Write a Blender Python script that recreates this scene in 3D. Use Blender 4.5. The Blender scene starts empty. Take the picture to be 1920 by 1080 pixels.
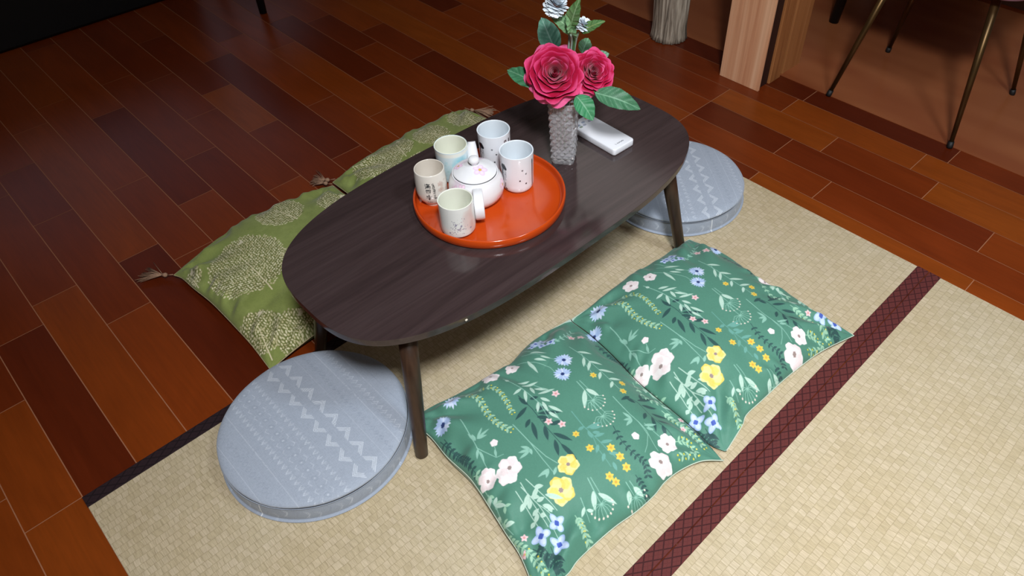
import bpy, bmesh, math, random
import numpy as np
from mathutils import Vector, Matrix
PI = math.pi
SC = bpy.context.scene
COL = SC.collection

# ---------------------------------------------------------------- camera, light, exposure
cam_d = bpy.data.cameras.new('camera')
cam = bpy.data.objects.new('camera', cam_d); COL.objects.link(cam)
_r = Vector((0.7037, 0.7105, -0.0086)); _d = Vector((0.5014, -0.5051, -0.7025)); _f = Vector((-0.5034, 0.49, -0.7116))
M3 = Matrix((_r, -_d, -_f)).transposed()
cam.matrix_world = Matrix.Translation((1.16588, 0.26915, 1.31188)) @ M3.to_4x4()
cam_d.sensor_width = 36.0; cam_d.sensor_fit = 'HORIZONTAL'
cam_d.lens = 1377.92 / 1920 * 36
cam_d.shift_x = -(1040.02 - 960) / 1920
cam_d.shift_y = (533.67 - 540) / 1920
cam_d.clip_start = 0.02
SC.camera = cam

SC.view_settings.view_transform = 'Standard'
SC.view_settings.look = 'None'
SC.view_settings.gamma = 1.0
SC.view_settings.use_curve_mapping = False
SC.view_settings.exposure = 0.0

W = bpy.data.worlds.new('world'); SC.world = W; W.use_nodes = True
W.node_tree.nodes['Background'].inputs[0].default_value = (1.0, 0.90, 0.80, 1)
W.node_tree.nodes['Background'].inputs[1].default_value = 0.45

def area(name, loc, target, size, power, col, shape='DISK', size_y=None):
    l = bpy.data.lights.new(name, 'AREA'); l.shape = shape; l.size = size
    if size_y: l.size_y = size_y
    l.energy = power; l.color = col
    o = bpy.data.objects.new(name, l); COL.objects.link(o)
    o.location = loc
    o.rotation_euler = (Vector(target) - Vector(loc)).to_track_quat('-Z', 'Y').to_euler()
    return o
key = area('ceiling_light_near', (1.50, 0.22, 2.30), (1.05, 1.15, 0), 0.32, 33, (0.95, 0.97, 1.0)); key.data.spread = math.radians(118)
far = area('ceiling_light_far', (-1.40, 3.05, 2.37), (-1.4, 3.05, 0), 1.0, 3.2, (1.0, 0.95, 0.9), 'SQUARE')
backl = area('fill_light_side', (1.66, 1.30, 2.34), (1.1, 1.6, 0), 0.34, 13, (0.80, 0.91, 1.0)); backl.data.spread = math.radians(130)  # added fill lamp, brightens the right side of the tatami

# ---------------------------------------------------------------- helpers
def lin(c):
    if isinstance(c, str):
        c = tuple(int(c[i:i+2], 16) for i in (0, 2, 4))
    r = []
    for v in c[:3]:
        v = v / 255.0
        r.append(v / 12.92 if v <= 0.04045 else ((v + 0.055) / 1.055) ** 2.4)
    return (r[0], r[1], r[2], 1.0)

class NT:
    """small node builder"""
    def __init__(s, name):
        s.m = bpy.data.materials.new(name); s.m.use_nodes = True
        s.t = s.m.node_tree; s.b = s.t.nodes['Principled BSDF']; s.out = s.t.nodes['Material Output']
    def n(s, typ, **k):
        nd = s.t.nodes.new(typ)
        for a, v in k.items():
            if a.startswith('_'): nd.inputs[a[1:].replace('_', ' ')].default_value = v
            else: setattr(nd, a, v)
        return nd
    def l(s, a, b): s.t.links.new(a, b)
    def coord(s, scale=(1, 1, 1), rot=(0, 0, 0), kind='Object'):
        tc = s.n('ShaderNodeTexCoord'); mp = s.n('ShaderNodeMapping')
        mp.inputs['Scale'].default_value = scale; mp.inputs['Rotation'].default_value = rot
        s.l(tc.outputs[kind], mp.inputs['Vector']); return mp.outputs[0]
    def noise(s, vec, scale=5, detail=3, rough=0.5, dist=0.0):
        nd = s.n('ShaderNodeTexNoise'); nd.inputs['Scale'].default_value = scale
        nd.inputs['Detail'].default_value = detail; nd.inputs['Roughness'].default_value = rough
        nd.inputs['Distortion'].default_value = dist
        if vec is not None: s.l(vec, nd.inputs['Vector'])
        return nd.outputs['Fac']
    def ramp(s, fac, stops, interp='LINEAR'):
        r = s.n('ShaderNodeValToRGB'); r.color_ramp.interpolation = interp
        e = r.color_ramp.elements
        while len(e) < len(stops): e.new(0.5)
        for i, (p, c) in enumerate(stops):
            e[i].position = p; e[i].color = c if isinstance(c, tuple) and len(c) == 4 else lin(c)
        s.l(fac, r.inputs[0]); return r.outputs[0]
    def mix(s, fac, a, b, mode='MIX'):
        m = s.n('ShaderNodeMix', data_type='RGBA', blend_type=mode)
        for sock, v in ((m.inputs['Factor'], fac), (m.inputs[6], a), (m.inputs[7], b)):
            if hasattr(v, 'is_output'): s.l(v, sock)
            else: sock.default_value = v
        return m.outputs[2]
    def math(s, op, a, b=0.0, c=None):
        m = s.n('ShaderNodeMath', operation=op)
        for i, v in enumerate((a, b) if c is None else (a, b, c)):
            if hasattr(v, 'is_output'): s.l(v, m.inputs[i])
            else: m.inputs[i].default_value = v
        return m.outputs[0]
    def bump(s, h, strength=0.3, dist=0.001):
        b = s.n('ShaderNodeBump'); b.inputs['Strength'].default_value = strength; b.inputs['Distance'].default_value = dist
        s.l(h, b.inputs['Height']); s.l(b.outputs[0], s.b.inputs['Normal']); return b
    def color(s, v):
        if hasattr(v, 'is_output'): s.l(v, s.b.inputs['Base Color'])
        else: s.b.inputs['Base Color'].default_value = v if len(v) == 4 and not isinstance(v, str) else lin(v)
    def set(s, rough=0.5, spec=None, metal=None, **k):
        s.b.inputs['Roughness'].default_value = rough
        if spec is not None: s.b.inputs['Specular IOR Level'].default_value = spec
        if metal is not None: s.b.inputs['Metallic'].default_value = metal
        for a, v in k.items(): s.b.inputs[a.replace('_', ' ')].default_value = v

def plain(name, col, rough=0.5, spec=None, metal=None, var=0.06, nscale=40, bump=0.0, **k):
    s = NT(name); c = lin(col)
    f = s.noise(s.coord(), nscale, 3)
    lo = tuple(v * (1 - var) for v in c[:3]) + (1,); hi = tuple(min(1, v * (1 + var)) for v in c[:3]) + (1,)
    s.color(s.ramp(f, [(0.3, lo), (0.7, hi)])); s.set(rough, spec, metal, **k)
    if bump: s.bump(f, bump)
    return s.m

def painted(name, rough=0.6, spec=0.3, weave=None, bump=0.2, bdist=0.0005, sheen=0.0, coat=0.0):
    """colour comes from the mesh's painted 'Col' attribute, multiplied by a fine fabric/glaze noise"""
    s = NT(name)
    a = s.n('ShaderNodeAttribute', attribute_name='Col')
    if weave:
        f1 = s.noise(s.coord((weave, weave * 0.12, weave)), 1.0, 2)
        f2 = s.noise(s.coord((weave * 0.12, weave, weave)), 1.0, 2)
        f = s.math('MULTIPLY', s.math('ADD', f1, f2), 0.5)
        v = s.ramp(f, [(0.3, (0.86, 0.86, 0.86, 1)), (0.7, (1.1, 1.1, 1.1, 1))])
        s.color(s.mix(1.0, a.outputs['Color'], v, 'MULTIPLY')); s.bump(f, bump, bdist)
    else:
        f = s.noise(s.coord(), 60, 2)
        v = s.ramp(f, [(0.3, (0.98, 0.98, 0.98, 1)), (0.7, (1.01, 1.01, 1.01, 1))])
        s.color(s.mix(1.0, a.outputs['Color'], v, 'MULTIPLY'))
    s.set(rough, spec)
    if sheen: s.b.inputs['Sheen Weight'].default_value = sheen
    if coat: s.b.inputs['Coat Weight'].default_value = coat; s.b.inputs['Coat Roughness'].default_value = 0.05
    return s.m

def link(o, parent=None):
    COL.objects.link(o)
    if parent is not None: o.parent = parent
    return o
def tag(o, label=None, cat=None, group=None, kind=None):
    if label: o['label'] = label
    if cat: o['category'] = cat
    if group: o['group'] = group
    if kind: o['kind'] = kind
    return o
def empty(name, loc, rz=0.0, label=None, cat=None, group=None):
    o = bpy.data.objects.new(name, None); o.empty_display_size = 0.05
    o.location = loc; o.rotation_euler = (0, 0, rz); COL.objects.link(o)
    return tag(o, label, cat, group)
def mesh(name, verts, faces, mats, parent=None, smooth=True, cols=None, matidx=None, loc=None):
    me = bpy.data.meshes.new(name)
    verts = np.asarray(verts, dtype=np.float32)
    if isinstance(faces, np.ndarray):
        n, k = faces.shape
        me.vertices.add(len(verts)); me.vertices.foreach_set('co', verts.ravel())
        me.loops.add(n * k); me.loops.foreach_set('vertex_index', faces.astype(np.int32).ravel())
        me.polygons.add(n); me.polygons.foreach_set('loop_start', np.arange(0, n * k, k, dtype=np.int32))
        me.update(calc_edges=True)
    else:
        me.from_pydata([tuple(map(float, v)) for v in verts], [], faces)
    me.validate()
    if not isinstance(mats, (list, tuple)): mats = [mats]
    for m in mats: me.materials.append(m)
    if matidx is not None: me.polygons.foreach_set('material_index', np.asarray(matidx, dtype=np.int32))
    me.polygons.foreach_set('use_smooth', np.full(len(me.polygons), smooth, dtype=bool))
    if cols is not None:
        at = me.color_attributes.new('Col', 'FLOAT_COLOR', 'POINT')
        c = np.ones((len(verts), 4), dtype=np.float32); c[:, :3] = cols
        at.data.foreach_set('color', c.ravel())
    me.update()
    o = bpy.data.objects.new(name, me)
    if loc is not None: o.location = loc
    return link(o, parent)
def srgb2lin(a):
    a = np.clip(a / 255.0, 0, 1)
    return np.where(a <= 0.04045, a / 12.92, ((a + 0.055) / 1.055) ** 2.4)
def grid_faces(nu, nv, wrap=False, off=0):
    """nu columns (fast index), nv rows; wrap in u"""
    i = np.arange(nu if wrap else nu - 1); j = np.arange(nv - 1)
    I, J = np.meshgrid(i, j); I2 = (I + 1) % nu
    return (np.stack([J * nu + I, J * nu + I2, (J + 1) * nu + I2, (J + 1) * nu + I], -1).reshape(-1, 4) + off)
def lathe(prof, n=64, cap0=True, cap1=False):
    prof = np.array(prof, float); a = np.linspace(0, 2 * PI, n, endpoint=False)
    V = np.zeros((len(prof), n, 3)); V[:, :, 0] = prof[:, 0:1] * np.cos(a); V[:, :, 1] = prof[:, 0:1] * np.sin(a); V[:, :, 2] = prof[:, 1:2]
    return V.reshape(-1, 3), grid_faces(n, len(prof), True)
def smooth_prof(pts, n):
    """Catmull-Rom resample of a 2D/3D polyline"""
    P = np.array(pts, float); P = np.vstack([2 * P[0] - P[1], P, 2 * P[-1] - P[-2]])
    out = []; m = len(P) - 3
    for t in np.linspace(0, m - 1e-9, n):
        i = int(t); f = t - i; a, b, c, d = P[i:i + 4]
        out.append(0.5 * ((2 * b) + (-a + c) * f + (2 * a - 5 * b + 4 * c - d) * f * f + (-a + 3 * b - 3 * c + d) * f ** 3))
    return np.array(out)
def tube(pts, rad, n=10, closed=False, caps=True):
    P = np.array(pts, float); m = len(P); rad = np.full(m, rad) if np.isscalar(rad) else np.array(rad, float)
    T = np.zeros_like(P)
    if closed: T = np.roll(P, -1, 0) - np.roll(P, 1, 0)
    else:
        T[1:-1] = P[2:] - P[:-2]; T[0] = P[1] - P[0]; T[-1] = P[-1] - P[-2]
    T /= np.linalg.norm(T, axis=1)[:, None] + 1e-12
    ref = np.array([0, 0, 1.0]) if abs(T[0][2]) < 0.9 else np.array([1.0, 0, 0])
    N = np.zeros_like(P); v = ref - T[0] * (ref @ T[0]); N[0] = v / np.linalg.norm(v)
    for i in range(1, m):
        v = N[i - 1] - T[i] * (N[i - 1] @ T[i]); N[i] = v / (np.linalg.norm(v) + 1e-12)
    B = np.cross(T, N); a = np.linspace(0, 2 * PI, n, endpoint=False)
    V = P[:, None, :] + rad[:, None, None] * (np.cos(a)[None, :, None] * N[:, None, :] + np.sin(a)[None, :, None] * B[:, None, :])
    V = V.reshape(-1, 3); F = [tuple(f) for f in grid_faces(n, m, True)]
    if closed:
        for i in range(n): F.append(((m - 1) * n + i, (m - 1) * n + (i + 1) % n, (i + 1) % n, i))
    elif caps:
        F.append(tuple(range(n))[::-1]); F.append(tuple((m - 1) * n + i for i in range(n)))
    return V, F
class MB:
    def __init__(s): s.v = []; s.f = []
    def add(s, V, F):
        o = len(s.v); s.v += [tuple(p) for p in V]; s.f += [tuple(int(i) + o for i in f) for f in F]; return s
    def box(s, c, d, rz=0.0):
        x, y, z = [k / 2 for k in d]; ca, sa = math.cos(rz), math.sin(rz); V = []
        for sx, sy, sz in ((-1,-1,-1),(1,-1,-1),(1,1,-1),(-1,1,-1),(-1,-1,1),(1,-1,1),(1,1,1),(-1,1,1)):
            a, b = sx * x, sy * y; V.append((c[0] + a * ca - b * sa, c[1] + a * sa + b * ca, c[2] + sz * z))
        return s.add(V, [(0,3,2,1),(4,5,6,7),(0,1,5,4),(1,2,6,5),(2,3,7,6),(3,0,4,7)])
    def build(s, name, mat, parent=None, smooth=False, bevel=0.0, seg=3):
        o = mesh(name, s.v, s.f, mat, parent, smooth)
        if bevel:
            b = o.modifiers.new('bevel', 'BEVEL'); b.width = bevel; b.segments = seg; b.limit_method = 'ANGLE'
            w = o.modifiers.new('wn', 'WEIGHTED_NORMAL'); o.data.polygons.foreach_set('use_smooth', np.full(len(o.data.polygons), True))
        return o
rng = np.random.default_rng(7)

# ---------------------------------------------------------------- painter for printed cloth and glaze
class Raster:
    def __init__(s, x0, y0, x1, y1, res, base):
        s.x0, s.y0, s.res = x0, y0, res
        s.w = int((x1 - x0) / res) + 2; s.h = int((y1 - y0) / res) + 2
        s.a = np.zeros((s.h, s.w, 3), np.float32); s.a[:] = base
    def _win(s, x0, y0, x1, y1):
        i0 = max(0, int((x0 - s.x0) / s.res) - 2); i1 = min(s.w, int((x1 - s.x0) / s.res) + 3)
        j0 = max(0, int((y0 - s.y0) / s.res) - 2); j1 = min(s.h, int((y1 - s.y0) / s.res) + 3)
        if i1 <= i0 or j1 <= j0: return None
        X, Y = np.meshgrid(s.x0 + np.arange(i0, i1) * s.res, s.y0 + np.arange(j0, j1) * s.res)
        return (slice(j0, j1), slice(i0, i1)), X, Y
    def _put(s, sl, d, col, op=1.0):
        """d: signed distance, negative inside"""
        m = np.clip(0.5 - d / s.res, 0, 1)[..., None] * op
        s.a[sl] = s.a[sl] * (1 - m) + np.array(col, np.float32) * m
    def line(s, pts, w, col, w1=None, op=1.0):
        w1 = w if w1 is None else w1; n = len(pts) - 1
        for k in range(n):
            (ax, ay), (bx, by) = pts[k], pts[k + 1]
            wa = (w + (w1 - w) * k / n) / 2; wb = (w + (w1 - w) * (k + 1) / n) / 2; m = max(wa, wb)
            r = s._win(min(ax, bx) - m, min(ay, by) - m, max(ax, bx) + m, max(ay, by) + m)
            if r is None: continue
            sl, X, Y = r; dx, dy = bx - ax, by - ay; L2 = dx * dx + dy * dy + 1e-12
            t = np.clip(((X - ax) * dx + (Y - ay) * dy) / L2, 0, 1)
            s._put(sl, np.hypot(X - ax - t * dx, Y - ay - t * dy) - (wa + (wb - wa) * t), col, op)
    def leaf(s, a, b, w, col, op=1.0):
        ax, ay = a; bx, by = b; L = math.hypot(bx - ax, by - ay) + 1e-9; m = w
        r = s._win(min(ax, bx) - m, min(ay, by) - m, max(ax, bx) + m, max(ay, by) + m)
        if r is None: return
        sl, X, Y = r; ux, uy = (bx - ax) / L, (by - ay) / L
        t = ((X - ax) * ux + (Y - ay) * uy) / L; d = np.abs(-(X - ax) * uy + (Y - ay) * ux)
        tt = np.clip(t, 0, 1); prof = w / 2 * np.sin(PI * tt ** 0.85) ** 0.9
        s._put(sl, np.where((t < 0) | (t > 1), np.abs(t - tt) * L + 0.2, d - prof), col, op)
    def blob(s, c, r, col, lobes=0, amp=0.0, ph=0.0, ry=None, rot=0.0, op=1.0, soft=None):
        ry = r if ry is None else ry; m = max(r, ry) * (1 + amp)
        q = s._win(c[0] - m, c[1] - m, c[0] + m, c[1] + m)
        if q is None: return
        sl, X, Y = q; X = X - c[0]; Y = Y - c[1]; ca, sa = math.cos(rot), math.sin(rot)
        U = (X * ca + Y * sa) / r; V = (-X * sa + Y * ca) / ry; rr = np.hypot(U, V)
        k = 1 + (amp * np.cos(lobes * np.arctan2(V, U) + ph) if lobes else 0)
        d = (rr - k) * min(r, ry)
        if soft: d = d * s.res / soft
        s._put(sl, d, col, op)
    def sample(s, X, Y):
        fx = np.clip((X - s.x0) / s.res, 0, s.w - 1.001); fy = np.clip((Y - s.y0) / s.res, 0, s.h - 1.001)
        i = fx.astype(int); j = fy.astype(int); u = (fx - i)[..., None]; v = (fy - j)[..., None]
        a = s.a
        return (a[j, i] * (1 - u) + a[j, i + 1] * u) * (1 - v) + (a[j + 1, i] * (1 - u) + a[j + 1, i + 1] * u) * v
# ---------------------------------------------------------------- setting: floor, walls, ceiling, trims
U = 0.107
def floor_mat():
    s = NT('cherry_plank_floor')
    a = s.n('ShaderNodeAttribute', attribute_name='Col')
    sep = s.n('ShaderNodeSeparateColor'); s.l(a.outputs['Color'], sep.inputs[0])
    tone, seed = sep.outputs[0], sep.outputs[1]
    tc = s.n('ShaderNodeTexCoord'); cmb = s.n('ShaderNodeCombineXYZ'); s.l(s.math('MULTIPLY', seed, 31.0), cmb.inputs[2]); s.l(s.math('MULTIPLY', seed, 9.0), cmb.inputs[0])
    ad = s.n('ShaderNodeVectorMath', operation='ADD'); s.l(tc.outputs['Object'], ad.inputs[0]); s.l(cmb.outputs[0], ad.inputs[1])
    def mp(sc):
        m = s.n('ShaderNodeMapping'); m.inputs['Scale'].default_value = sc; s.l(ad.outputs[0], m.inputs['Vector']); return m.outputs[0]
    big = s.noise(mp((2.2, 9, 1)), 1.0, 4, 0.55, 1.2)
    fine = s.noise(mp((9, 150, 1)), 1.0, 3, 0.6)
    base = s.ramp(tone, [(0.0, '501a08'), (0.3, '66260b'), (0.6, '7a330d'), (1.0, '884411')])
    v = s.ramp(big, [(0.25, (0.84, 0.80, 0.76, 1)), (0.55, (1.0, 1.0, 1.0, 1)), (0.78, (1.16, 1.16, 1.1, 1))])
    w = s.ramp(fine, [(0.3, (0.9, 0.9, 0.9, 1)), (0.7, (1.07, 1.07, 1.07, 1))])
    s.color(s.mix(1.0, s.mix(1.0, base, v, 'MULTIPLY'), w, 'MULTIPLY'))
    s.set(0.32, 0.26); s.b.inputs['Coat Weight'].default_value = 0.12; s.b.inputs['Coat Roughness'].default_value = 0.30
    s.bump(fine, 0.08, 0.0004); return s.m
M_floor = floor_mat()
M_grout = plain('pale_plank_joint', 'a06a4c', 0.6, 0.3)
JT = {-1:[-5.8,-1.0],0:[-7.6,-3.12,-0.04],1:[-9.8,-5.03,0.8],2:[-5.79,0.0],3:[-11.7,-8.77,-4.0,0.8],4:[-13.58,-5.84,0.8],5:[-4.96,-8.79,-14.59],6:[-6.91,-12.8],7:[-2.9,-8.75,-14.61],
8:[-5.77,-10.66,-13.72],9:[-2.9,-8.73,-11.68],10:[-5.8,-13.62],11:[-8.72,-14.56],12:[-6.85,-12.73],13:[-8.73,-14.63],14:[-5.78,-10.65,-13.69],
15:[-8.76,-11.7],16:[-5.82,-14.6],17:[-8.75,-2.9,3.12,9.09],18:[-6.9,-0.02,4.76,11.6],19:[-8.74,-0.02,2.91,8.73],20:[-4.03,-0.02,3.8,6.82,11.7],21:[-4.03,1.85,6.0],22:[-6.9,-3.2,2.0,6.6,11.6]}
TONE = {(1,-5.03):0.16,(0,-3.12):0.7,(0,-7.6):0.35,(-1,-1.0):0.7,(-1,-5.8):0.75,(1,-9.8):0.4,(17,3.12):0.8,(17,9.09):0.7,(21,6.0):0.8,(2,-5.79):0.68,(3,-4.0):0.62,(4,-5.84):0.12,(0,-0.04):0.75,(1,-20):0.4,(3,-8.77):0.42,(2,-14):0.5,
(8,-5.77):0.6,(7,-8.75):0.3,(9,-8.73):0.35,(19,-0.02):0.12,(20,-0.02):0.8,(19,2.91):0.28,(21,-4.03):0.4,(20,3.8):0.45,(18,-0.02):0.5,(20,6.82):0.85,(21,1.85):0.75,(22,2.0):0.05,(22,-3.2):0.05,(22,6.6):0.35,(22,-6.9):0.08,(21,6.9):0.8,(18,4.76):0.45,(17,2.9):0.8,(17,8.6):0.7,(19,-8.74):0.55,(18,-6.9):0.7}
def build_floor():
    r = random.Random(11); V = []; F = []; C = []; g = 0.0011
    for row in range(-12, 36):
        js = [j for j in JT.get(row, [])]
        lo = min(js) if js else r.uniform(-6, 0); hi = max(js) if js else lo
        while lo > -34: lo -= r.choice([3.9, 4.85, 5.85, 5.85, 7.8]); js.append(lo)
        while hi < 16: hi += r.choice([3.9, 4.85, 5.85, 5.85]); js.append(hi)
        js = sorted(set(js))
        for a, b in zip(js[:-1], js[1:]):
            t = TONE.get((row, a), None)
            if t is None: t = min(1, max(0.14, r.gauss(0.42, 0.2)))
            sd = r.random(); n = len(V)
            x0, x1, y0, y1 = a * U + g, b * U - g, row * U + g, (row + 1) * U - g
            V += [(x0, y0, 0), (x1, y0, 0), (x1, y1, 0), (x0, y1, 0)]; F.append((n, n+1, n+2, n+3)); C += [(t, sd, 0)] * 4
    k = len(F); n = len(V)
    V += [(-3.7, -1.3, -0.0012), (1.75, -1.3, -0.0012), (1.75, 3.9, -0.0012), (-3.7, 3.9, -0.0012)]; F.append((n, n+1, n+2, n+3)); C += [(0.5, 0.5, 0)] * 4
    mesh('floor', V, F, [M_floor, M_grout], None, False, cols=np.array(C), matidx=[0] * k + [1])['kind'] = 'structure'
build_floor()
M_wall = plain('warm_beige_plaster', 'a4937d', 0.85, 0.2, nscale=6, var=0.03)
M_ceil = plain('cream_ceiling', 'b9ae9c', 0.9, 0.2, nscale=6, var=0.02)
def wall(name, c, d, m=None):
    o = MB().box(c, d).build(name, m or M_wall); o['kind'] = 'structure'; return o
wall('wall_left', (-3.55, 1.3, 0.45), (0.1, 5.3, 0.9)); wall('wall_left_upper', (-3.55, 1.3, 2.1), (0.1, 5.3, 0.6))
bpy.data.objects['wall_left_upper'].name = 'wall_left.001'
wall('wall_left', (-3.55, -0.65, 1.35), (0.1, 1.4, 0.9)); wall('wall_left', (-3.55, 3.2, 1.35), (0.1, 1.5, 0.9))
wall('wall_back', (-0.9, 3.6, 1.2), (5.3, 0.1, 2.4), plain('pinkish_grey_wall', '8f7873', 0.8, 0.2, nscale=6, var=0.03))
wall('wall_right', (1.85, 1.3, 1.2), (0.1, 5.3, 2.4)); wall('wall_front', (-0.9, -1.3, 1.2), (5.3, 0.1, 2.4))
wall('ceiling', (-0.9, 1.3, 2.44), (5.5, 5.4, 0.08), M_ceil)
wall('baseboard_back', (-0.9, 3.54, 0.035), (5.2, 0.02, 0.07), plain('dark_baseboard', '4a2a1c', 0.5))
# window on the far left wall, evening daylight through it
M_frame = plain('window_frame_aluminium', '8a8c90', 0.35, 0.5, 0.7)
wr = bpy.data.objects.new('window_1', None); COL.objects.link(wr); wr['kind'] = 'structure'; wr.location = (-3.52, 1.25, 0.9)
fb = MB()
for z in (0.02, 0.88): fb.box((0, 0, z), (0.06, 2.4, 0.04))
for y in (-1.18, 0, 1.18): fb.box((0, y, 0.45), (0.06, 0.04, 0.9))
fb.build('window_frame', M_frame, wr)
s = NT('daylit_window_pane'); s.color(lin('202830')); s.set(0.1); s.b.inputs['Emission Color'].default_value = (0.6, 0.75, 1.0, 1); s.b.inputs['Emission Strength'].default_value = 0.5
MB().box((-0.02, 0, 0.45), (0.006, 2.36, 0.86)).build('window_pane', s.m, wr)
# ceiling lamp housings round the two lamps and the added side fill
def lamp_housing(c, size, label, sq):
    e = empty('ceiling_light', (c[0], c[1], 2.4), 0, label, 'ceiling light')
    m = MB()
    if sq:
        h = size / 2
        for dx, dy, lx, ly in ((0, h, size + .05, .03), (0, -h, size + .05, .03), (h, 0, .03, size), (-h, 0, .03, size)): m.box((dx, dy, -0.03), (lx, ly, 0.06))
    else:
        V, F = lathe([(size / 2 + .01, 0), (size / 2 + .03, -.02), (size / 2 + .03, -.06), (size / 2 + .012, -.06), (size / 2 + .01, 0)], 64); m.add(V, F)
    m.build('rim', plain('lamp_rim_white', 'd9d9d6', 0.4), e)
lamp_housing((1.50, 0.22), 0.34, 'round white ceiling lamp above the near end of the tatami', False)
lamp_housing((1.66, 1.30), 0.34, 'small round white housing of an added fill lamp above the right edge of the tatami', False)
lamp_housing((-1.40, 3.05), 1.04, 'square white ceiling lamp over the far side of the room', True)

# wood grain material for the posts
def wood(name, c0, c1, c2, rough=0.4, sc=(60, 60, 1.6), dist=1.0, streak=0.5, kind='Object'):
    s = NT(name); f = s.noise(s.coord(sc, kind=kind), 1.0, 5, 0.6, dist)
    g = s.noise(s.coord(tuple(v * 4 for v in sc), kind=kind), 1.0, 3, 0.6)
    b = s.ramp(f, [(0.28, c0), (0.5, c1), (0.74, c2)])
    w = s.ramp(g, [(0.3, (0.88, 0.88, 0.88, 1)), (0.7, (1.08, 1.08, 1.08, 1))])
    s.color(s.mix(streak, b, s.mix(1.0, b, w, 'MULTIPLY'))); s.set(rough, 0.4); s.bump(g, 0.1, 0.0005); return s.m
M_post = wood('light_cherry_post', 'bd7c58', 'dba27c', 'ecbd98', 0.35, (34, 34, 0.9), 0.6)
M_postdk = wood('brown_jamb_wood', '84502c', 'a0683c', 'b67c50', 0.45, (34, 34, 0.9), 0.6)
M_groove = plain('dark_door_groove', '2a1008', 0.6)
tr = bpy.data.objects.new('trim_1', None); COL.objects.link(tr); tr['kind'] = 'structure'; tr.location = (0, 2.297, 0)
MB().box((-0.0045, 0.005, 1.2), (0.157, 0.010, 2.4)).build('post', M_post, tr, bevel=0.001)
MB().box((-0.009, 0.039, 1.2), (0.148, 0.060, 2.4)).build('door_groove', M_groove, tr)
MB().box((-0.006, 0.101, 1.2), (0.16, 0.066, 2.4)).build('jamb', M_postdk, tr, bevel=0.002)
MB().box((-0.02, 0.145, 1.2), (0.13, 0.026, 2.4)).build('door_groove', M_groove, tr)
MB().box((-0.008, 0.21, 1.2), (0.155, 0.11, 2.4)).build('jamb', M_postdk, tr, bevel=0.002)

# clear brown vinyl protector over the planks beyond the post
s = NT('brown_vinyl_protector')
f = s.noise(s.coord((0.6, 3.0, 1), (0, 0, 0.25)), 1.2, 2, 0.4)
g = s.noise(s.coord((2.5, 9.4, 1)), 1.0, 1, 0.4)
s.color(s.mix(0.5, s.ramp(f, [(0.3, '84472a'), (0.5, '8f5333'), (0.7, 'a0623c')]), s.ramp(g, [(0.35, '824528'), (0.65, '9a5e3a')]))); s.set(0.26, 0.4)
o = MB().box((0.0, 0.0, 0.001), (3.4, 1.05, 0.002)).build('floor_protector_mat', s.m); o.location = (-0.1, 2.967, 0.0002)
tag(o, 'brown vinyl mat laid over the planks behind the wooden post', 'floor mat')

# ---------------------------------------------------------------- tatami
def tatami_mat():
    s = NT('woven_rush')
    tc = s.n('ShaderNodeTexCoord'); sp = s.n('ShaderNodeSeparateXYZ'); s.l(tc.outputs['Object'], sp.inputs[0])
    wob = s.noise(s.coord((25, 25, 1)), 1.0, 2)
    cb = s.n('ShaderNodeCombineXYZ'); s.l(s.math('ADD', sp.outputs[1], s.math('MULTIPLY', wob, 0.016)), cb.inputs[0]); s.l(s.math('ADD', sp.outputs[0], s.math('MULTIPLY', wob, 0.004)), cb.inputs[1])
    br = s.n('ShaderNodeTexBrick'); s.l(cb.outputs[0], br.inputs['Vector'])
    br.inputs['Scale'].default_value = 1.0; br.inputs['Brick Width'].default_value = 0.0125; br.inputs['Row Height'].default_value = 0.0155
    br.inputs['Mortar Size'].default_value = 0.0011; br.inputs['Mortar Smooth'].default_value = 1.0; br.inputs['Bias'].default_value = 0.1
    br.inputs['Color1'].default_value = lin('c4b69f'); br.inputs['Color2'].default_value = lin('b9ab90'); br.inputs['Mortar'].default_value = lin('a99c80')
    st = s.noise(s.coord((45, 620, 1)), 1.0, 3, 0.6)
    st2 = s.noise(s.coord((12, 260, 1)), 1.0, 2, 0.6)
    big = s.noise(s.coord((1, 1, 1)), 3.5, 2, 0.5)
    a = s.ramp(st, [(0.25, (0.76, 0.74, 0.70, 1)), (0.75, (1.16, 1.16, 1.16, 1))])
    b = s.ramp(st2, [(0.3, (0.93, 0.92, 0.89, 1)), (0.7, (1.06, 1.06, 1.05, 1))])
    c = s.ramp(big, [(0.3, (0.97, 0.94, 0.88, 1)), (0.7, (1.02, 1.03, 1.04, 1))])
    s.color(s.mix(1.0, s.mix(1.0, s.mix(1.0, br.outputs['Color'], a, 'MULTIPLY'), b, 'MULTIPLY'), c, 'MULTIPLY'))
    h = s.math('ADD', s.math('MULTIPLY', s.math('SUBTRACT', 1.0, br.outputs['Fac']), 1.0), s.math('MULTIPLY', st, 0.35))
    s.set(0.55, 0.25); s.bump(h, 0.28, 0.0010); return s.m
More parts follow.
